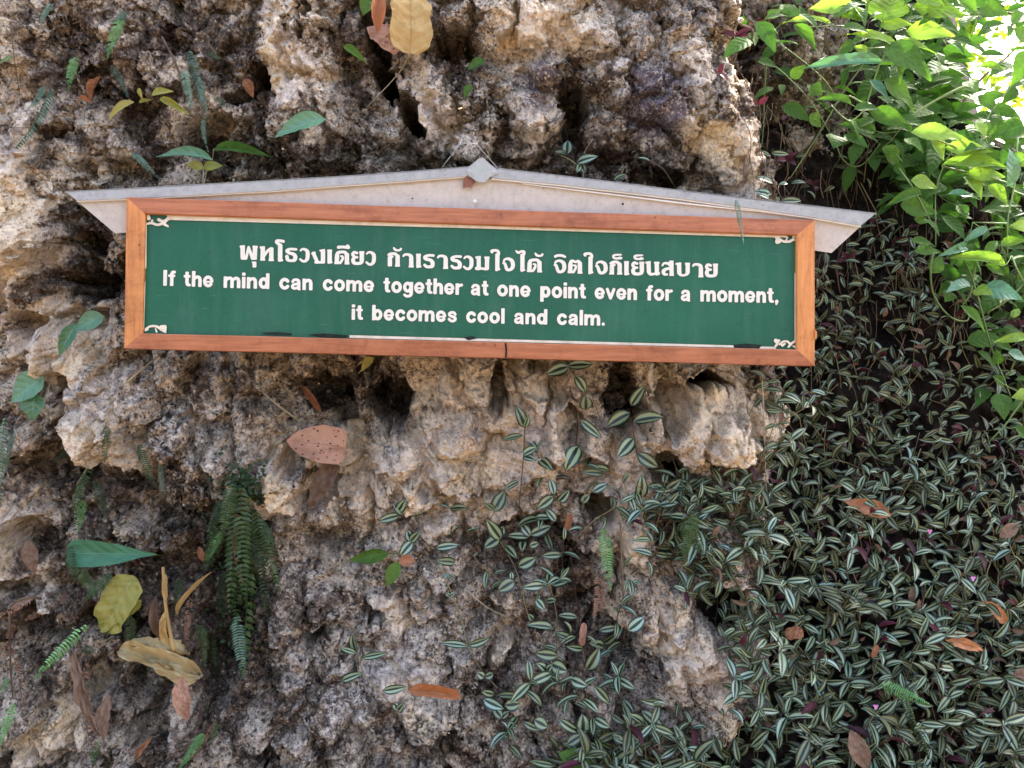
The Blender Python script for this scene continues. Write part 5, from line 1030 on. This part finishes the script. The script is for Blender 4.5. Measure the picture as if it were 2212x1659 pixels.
fern('thin weed dangling in front of the right end of the sign', [('fern_dim',1586,415,1600,500,11)], .0)
for o in list(bpy.data.objects):
    if o.get('label') == 'thin weed dangling in front of the right end of the sign':
        o.name = 'dangling_weed'; o['category'] = 'plant'; del o['group']
        tip = S(1590, 430, .16); o.location = tip

items = []
for i in range(900):
    a, r_ = R.uniform(0, 6.28), abs(R.gauss(0, .55)); u = 520+62*r_*math.cos(a); v = 1052+58*r_*math.sin(a)+R.random()*10
    if R.random() < .25: u, v = R.gauss(505, 35), R.uniform(1100, 1400)
    A = P(u, v, surf_y(u, v)-R.uniform(0, .025)); dd = Vector((R.gauss(0, 1), -abs(R.gauss(0, .8)), R.gauss(-.4, .8))); L = R.uniform(.008, .020)
    items.append(lmat(A, dd, L, L*.6, upv(.8)))
tag(merged_leaves('moss_tuft', items, leaf_geo(PL, nx=3, ny=2, fold=.2), M['fern']), 'dark green moss at the head of the hanging fern clump', 'moss', kind='stuff')
th = [o for o in bpy.data.objects if str(o.get('label', '')).startswith('large dark green fern clump')][0]; B_ = Vector(th.location); RF = random.Random(3)
for i in range(16):
    u = 520+RF.uniform(-45, 38); v = 1060+RF.uniform(-10, 110); du = (u-515)*RF.uniform(.2, 1.0)+RF.gauss(0, 10); L = RF.uniform(70, 210); y = near_y(u, v, u+du, v+L)-RF.uniform(.01, .06)
    place(RF.choice(FM['fern' if RF.random() < .8 else 'fern_dead']), P(u, v, y), P(u+du, v+L, y-.01), RF.uniform(18, 32)*K*3, Vector((RF.uniform(-.7, .7), -1, .2)), th, 'frond', B_)

# ------------------------------------------------------------------ single living leaves and fallen leaves
NL = [0]
def lone(name, label, cat, kind, u, v, u2, v2, w, off=.04, petiole=None, group=None, pm='paletwig', mesh=None, up=None, dy=0.0):
    NL[0] += 1
    if name in ('seedling_leaf', 'living_leaf', 'withering_leaf') and (mesh is None or mesh in LM['teal'] or mesh in LM['green']):
        mesh = crumpled('living_blade', PO, 'teal' if 'grey-green' in label or 'blurred' in label else kind, .018 if 'blurred' not in label else .03, 100+NL[0], nx=16, ny=6, cup=.35)
    if name == 'fallen_leaf' and mesh is None: mesh = crumpled('dry_blade', PD, kind, .05, 100+NL[0], nx=16, ny=6, cup=.9)
    off = off*.6 if mesh else off
    y = near_y(u, v, u2, v2)-off; base = P(u, v, y); th = thing(name, base, label, cat, group)
    place(mesh or R.choice(LM[kind]), base, P(u2, v2, y-dy), w*K*3, up or upv(.3), th, 'blade', base)
    if petiole:
        tube('leaf_stalk', [base]+[P(a, b, surf_y(a, b)-.02) for a, b in petiole], .0016, M[pm], th, off=base, n=3)
    return th
lone('seedling_leaf', 'teal heart-shaped leaf on the rock above the left roof slope, uppermost', 'leaf', 'teal', 703, 258, 592, 298, 42, .05, [(712,268)], mesh=LM['teal'][1])
lone('seedling_leaf', 'pale teal leaf just above the left roof slope, pointing left', 'leaf', 'teal', 458, 344, 336, 340, 27, .06, [(450,360),(440,397)], mesh=LM['teal'][1])
lone('seedling_leaf', 'green leaf with yellow tip above the roof, pointing right', 'leaf', 'green', 462, 322, 590, 340, 24, .06, [(458,345),(440,380)], mesh=LM['teal'][0])
lone('seedling_leaf', 'yellow-green leaf nearest the left roof edge', 'leaf', 'yellow', 440, 362, 482, 358, 22, .07, [(438,398)])
lone('seedling_leaf', 'small yellow-green leaf hugging the roof edge, facing left', 'leaf', 'yellow', 440, 362, 402, 354, 20, .07)
lone('strap_leaf', 'long blue-green strap leaf at the lower left above the folded yellow leaf', 'leaf', 'long', 335, 1197, 146, 1194, 56, .07, [(352,1200),(362,1185)], mesh=LM['long'][0], pm='vine')
lone('withering_leaf', 'yellow-green folded leaf hanging at the lower left', 'leaf', 'yellow', 292, 1248, 228, 1362, 84, .08, mesh=crumpled('folded_blade', PR, 'yellow', .05, 4))
lone('withering_leaf', 'yellow lower flap beside the folded yellow-green leaf', 'leaf', 'yellow', 306, 1300, 216, 1362, 32, .12, mesh=crumpled('folded_blade', PR, 'yellow', .03, 9))
for (a, b) in (((392,1385),(256,1408)), ((330,1395),(436,1450))): pass
th = thing('curled_dry_leaf', P(345, 1410, -.12), 'big straw-coloured curled dry leaf draped at the lower left', 'leaf'); B_ = Vector(th.location)
y = surf_y(345, 1420)-.09
place(crumpled('curled_blade', PR, 'pale_straw', .10, 3, cup=.9), P(436, 1462, y), P(256, 1405, y-.01), 44*K*3, Vector((.1,-1,.5)), th, 'blade', B_)
place(crumpled('curled_blade', PR, 'pale_straw', .06, 8, cup=.4), P(410, 1412, y-.015), P(268, 1398, y-.02), 30*K*3, Vector((0,-.7,.8)), th, 'blade', B_)
place(crumpled('curled_blade', PR, 'pale_straw', .06, 5, cup=.4), P(425, 1470, y-.01), P(330, 1428, y-.025), 26*K*3, Vector((0,-1,-.1)), th, 'blade', B_)
y_ = surf_y(355, 1300)-.06
tube('stalk', [P(352,1225,y_), P(356,1290,y_), P(364,1350,y_-.02), P(376,1405,y_-.04)], .0045, M['straw'], th, r1=.006, off=B_, n=4)
for (u, v, u2, v2, w) in ((357,1240,358,1300,18), (358,1320,368,1400,20)): place(LM['straw'][0], P(u, v, y_-.01), P(u2, v2, y_-.02), w*K*3, upv(.4), th, 'blade', B_)
lone('dry_stalk', 'curved orange-brown stalk with a pale green tip beside the curled dry leaf', 'stalk', 'straw', 458, 1235, 380, 1330, 8, .10, mesh=LM['straw'][1])
lone('fallen_leaf', 'narrow brown withered leaf hanging left of the curled dry leaf stalk', 'leaf', 'tan', 337, 1285, 346, 1385, 20, .06)
lone('fallen_leaf', 'yellow dry leaf with a dark dot caught at the top edge', 'leaf', 'straw', 886, 116, 886, -14, 92, .07, [(860,160),(792,232)], mesh=crumpled('dry_blade', PR, 'straw', .035, 1), up=Vector((.25,-1,.1)))
lone('fallen_leaf', 'pink-brown spotted dry leaf beside the yellow one at the top', 'leaf', 'spotted', 868, 104, 792, 60, 66, .06, mesh=crumpled('dry_blade', PW, 'spotted', .05, 7))
lone('fallen_leaf', 'narrow orange rolled leaf hanging above the spotted one at the top edge', 'leaf', 'dead', 815, 70, 818, -20, 30, .07)
lone('fallen_leaf', 'large pinkish leaf full of insect holes lying under the sign', 'leaf', 'spotted', 746, 968, 619, 952, 78, .09, mesh=crumpled('holed_blade', PW, 'spotted', .022, 2), up=Vector((0,-1,.25)))
lone('fallen_leaf', 'brown crumpled leaf hanging below the holed pinkish leaf', 'leaf', 'dead', 728, 1000, 670, 1096, 44, .05, mesh=crumpled('hanging_blade', PW, 'tan', .07, 6))
lone('fallen_leaf', 'thin brown curled leaf stuck in the hollow above the holed leaf', 'leaf', 'dead', 652, 832, 697, 897, 14, .05)
lone('fallen_leaf', 'bright orange rolled leaf lying on the grey rock near the bottom', 'leaf', 'dead', 885, 1493, 997, 1507, 24, .07, mesh=crumpled('rolled_blade', [(0,.3),(.1,.9),(.5,1),(.9,.8),(1,.1)], 'orange', .03, 11, cup=.8), up=Vector((0,-1,.5)))
lone('fallen_leaf', 'orange curled leaf in the small hole at the upper left', 'leaf', 'dead', 218, 165, 195, 222, 18, .05)
lone('fallen_leaf', 'orange shred at the lip of the small hole at the upper left', 'leaf', 'dead', 198, 224, 166, 212, 12, .06)
lone('fallen_leaf', 'rust-brown leaf stuck in the crack left of the rock knob', 'leaf', 'dead', 528, 170, 547, 212, 22, .03)
for i, (u, v, u2, v2, w) in enumerate(((290,220,233,262,22), (300,222,330,216,10), (328,205,376,198,18), (345,212,412,250,16), (300,190,308,215,10))):
    lone('withering_leaf', ['drooping yellow leaf pointing lower left','tiny yellow leaf at the centre of the tuft','yellow leaf arching right at the top of the tuft','long yellow leaf drooping to the right','small upright yellow leaf of the tuft'][i] + ', upper left rock', 'leaf', 'yellow', u, v, u2, v2, w, .05, group='yellow leaf tuft on the upper left rock')
lone('living_leaf', 'glossy green leaf with a yellow tip right of the grey rock centre', 'leaf', 'green', 838, 1196, 752, 1210, 30, .06, [(862,1196)], pm='vine')
lone('living_leaf', 'small dark green leaf hanging below the glossy one', 'leaf', 'green', 860, 1215, 835, 1268, 30, .06)
lone('fallen_leaf', 'little orange-brown curled leaf between two green leaves', 'leaf', 'dead', 862, 1212, 896, 1212, 26, .06)
lone('living_leaf', 'holed grey-green leaf on the pale rock left of the sign', 'leaf', 'teal', 224, 683, 160, 715, 40, .04, mesh=LM['green'][1]); lone('living_leaf', 'narrow green leaf hanging below the holed grey-green leaf', 'leaf', 'green', 165, 700, 127, 770, 30, .04)
lone('living_leaf', 'blurred green leaf against the rock at the left edge', 'leaf', 'green', 95, 815, 25, 870, 60, .05); lone('living_leaf', 'second blurred green leaf below the first at the left edge', 'leaf', 'green', 75, 850, 70, 910, 50, .05)
lone('living_leaf', 'bright yellow-green leaf just under the bottom rail', 'leaf', 'yellow', 806, 772, 780, 803, 20, .08, [(775,806)])
lone('living_leaf', 'green leaf at the top edge left of the rolled orange leaf', 'leaf', 'green', 800, -4, 784, 34, 34, .05); lone('living_leaf', 'small green leaf below the left top-edge leaf', 'leaf', 'green', 742, 98, 792, 136, 18, .04)
lone('living_leaf', 'small green leaf on the rock right of the dark top hole', 'leaf', 'green', 1046, 130, 1010, 152, 24, .04); lone('living_leaf', 'faint green leaf hanging under the right top-hole leaf', 'leaf', 'green', 1016, 182, 1002, 214, 16, .04)
lone('living_leaf', 'broad green leaf at the bottom edge among silvery striped leaves', 'leaf', 'green', 1275, 1665, 1205, 1625, 62, .10)
for i, (u, v, u2, v2, w, kd, lab) in enumerate([(1925,1113,1822,1082,34,'dead2','long brown leaf lying on the upper part of the carpet'), (1735,1365,1696,1372,26,'dead','small brown leaf beside a dark gap in the carpet'), (2024,1368,2127,1406,22,'dead2','slender orange-brown leaf lying in the carpet'), (2126,1298,2178,1356,26,'dead2','orange curved leaf near the right edge of the carpet'),
     (1894,1393,1884,1420,13,'dead','tiny brown leaf scrap in the carpet'), (1838,1578,1874,1664,38,'tan','large grey-tan leaf at the bottom edge of the carpet'), (1232,1110,1226,1145,14,'dead','small orange leaf among the upper striped plants'), (1262,1345,1256,1395,14,'spotted','pale pink dry leaf below the dry fern'),
     (2180,1480,2222,1440,24,'tan','brown leaf at the right edge in the carpet'), (2160,1160,2200,1130,26,'tan','dull brown leaf below the vines at the right')]):
    lone('fallen_leaf', lab, 'leaf', kd.replace('2', ''), u, v, u2, v2, w*1.1, .15, mesh=crumpled('dry_blade', PD if kd in ('dead2', 'tan') else PR, 'orange' if kd == 'dead2' and i else kd.replace('2', ''), .045, 20+i), up=upv(.5))
for i, (u, v, u2, v2, w, kd, lab) in enumerate([(160,1408,215,1590,24,'tan','long pinkish-brown withered leaf hanging at the lower left'), (235,1500,225,1600,30,'tan','faint brown leaf behind the withered long leaf'), (60,1165,75,1240,30,'tan','dull orange scrap in the rock cleft at the left'), (392,1460,405,1560,36,'spotted','pale pinkish dry leaf standing below the curled leaf'), (290,1640,330,1590,12,'dead','orange rolled leaf at the bottom left'), (430,1180,440,1215,14,'dead','small orange leaf beside the hanging ferns')]):
    lone('fallen_leaf', lab, 'leaf', kd, u, v, u2, v2, w*1.1, .05, mesh=crumpled('dry_blade', PD, kd, .05, 50+i))
# twigs on the rock
tw = [([(350,80),(385,150),(400,222)], .0035,'twig','thin dark twig beside the long fern fronds at the upper left'), ([(272,828),(310,795),(348,765)], .003,'paletwig','pale stick leaning below the left end of the sign'), ([(568,848),(620,890),(655,910),(700,900)], .0022,'paletwig','fine bent pale stalk in the hollow under the sign'),
      ([(232,905),(205,980),(165,1048)], .003,'paletwig','pale stick in the hollow under the rock shelf'), ([(856,860),(862,820),(885,780)], .002,'twig','thin stalk standing in the dark hole under the sign'), ([(1002,1270),(1050,1310),(1098,1335)], .0022,'paletwig','short pale stalk on the grey rock'), ([(940,1490),(985,1478),(1020,1470)], .002,'twig','thin twig behind the orange rolled leaf'),
      ([(25,60),(30,120),(42,200)], .002,'twig','dark hair-like root at the top left'), ([(1340,1130),(1345,1260),(1350,1400)], .003,'twig','brown hanging root beside the green fern frond'), ([(1230,1180),(1250,1330),(1266,1410)], .002,'zstem','pale stalk crossing the dark gap, lower centre'), ([(1645,800),(1650,900),(1655,1060)], .0022,'paletwig','thin vertical stalk beside the pale boulder'),
      ([(1530,790),(1605,830),(1618,960)], .0018,'twig','thin root across the pale boulder'), ([(0,1330),(60,1290),(145,1310),(180,1300)], .004,'twig','knobbly brown root at the lower left'), ([(20,1320),(25,1480),(45,1640)], .003,'twig','hanging brown root at the left bottom edge'), ([(1280,300),(1260,340),(1262,420)], .0015,'paletwig','fine thread-like stalk above the right roof slope')]
for pts, r, mt, lab in tw:
    tag(tube('twig', [P(u, v, surf_y(u, v)-.03) for u, v in pts], r, M[mt], None, r1=r*.6, n=5), lab, 'twig')
# fine moss tufts and dry rootlets on the dirty rock
V, F = [], []
for i in range(1500):
    u = R.gauss(280, 210); v = R.choice([R.gauss(160, 120), R.gauss(1280, 200), R.gauss(600, 80), R.gauss(350, 20)])
    if not (-50 < u < 1000 and -30 < v < 1700): continue
    j = int((u-U0)/STEP); i_ = int((v-V0)/STEP)
    if tint[i_, j, 1] < .45: continue
    a = Vector((CX[i_, j], CY[i_, j]-.002, CZ[i_, j])); d = Vector((R.uniform(-.5, .5), R.uniform(-.6, -.05), R.uniform(-1, .2)))*R.uniform(.012, .05)
    v_, f_ = tube_geo([a, a+d*.5+jit(.004), a+d+jit(.008)], R.uniform(.0006, .0013), .0004, 3); k = len(V); V += v_; F += [tuple(q+k for q in f) for f in f_]
tag(obj('dry_rootlets', make_mesh('dry_rootlets', V, F, M['twig'])), 'short dry rootlets and moss threads on the dirty rock', 'roots', kind='stuff')

# ------------------------------------------------------------------ the sunlit tree seen through the gap
tb = P(2160, 140, 5.0); tree = thing('background_tree', Vector((tb.x, tb.y, 0)), 'sunlit yellow-green tree glimpsed through the gap at the top right corner', 'tree'); TB = Vector(tree.location)
tube('trunk', [Vector((1.7,0,-.1)), Vector((1.8,.05,1.5)), Vector((1.65,.1,3)), Vector((1.3,0,4.4)), Vector((.8,0,5.6))], .16, M['bark'], tree, r1=.05, seg=9)
for k in range(9):
    a = k*2.4; h = 2.6+.3*k; d = Vector((math.cos(a), math.sin(a), .55))*1.5; q = Vector((1.65-.3*max(0, h-3), 0, h))
    tube('limb', [q, q+d*.5+Vector((-.3,0,.1)), q+d+Vector((-.8,0,.4))], .035, M['bark'], tree, r1=.01, seg=6)
items = []; RC = random.Random(5); clumps = [Vector((RC.gauss(.2, 1.2), RC.gauss(0, .9), 4.6+RC.gauss(0, .95))) for _ in range(60)]
while len(items) < 5200:
    c = RC.choice(clumps); p = c + Vector((RC.gauss(0, .28), RC.gauss(0, .28), RC.gauss(0, .22)))
    if p.z < 2.2: continue
    d = Vector((RC.gauss(0, 1), RC.gauss(0, 1), RC.gauss(-.3, .6))); L = RC.uniform(.06, .11)
    items.append(lmat(p, d, L, L*.62, Vector((RC.gauss(0, .5), RC.gauss(0, .5), 1))))
merged_leaves('crown', items, leaf_geo(PO, nx=6, ny=2, fold=.15, arc_=.08), M['farleaf'], tree)
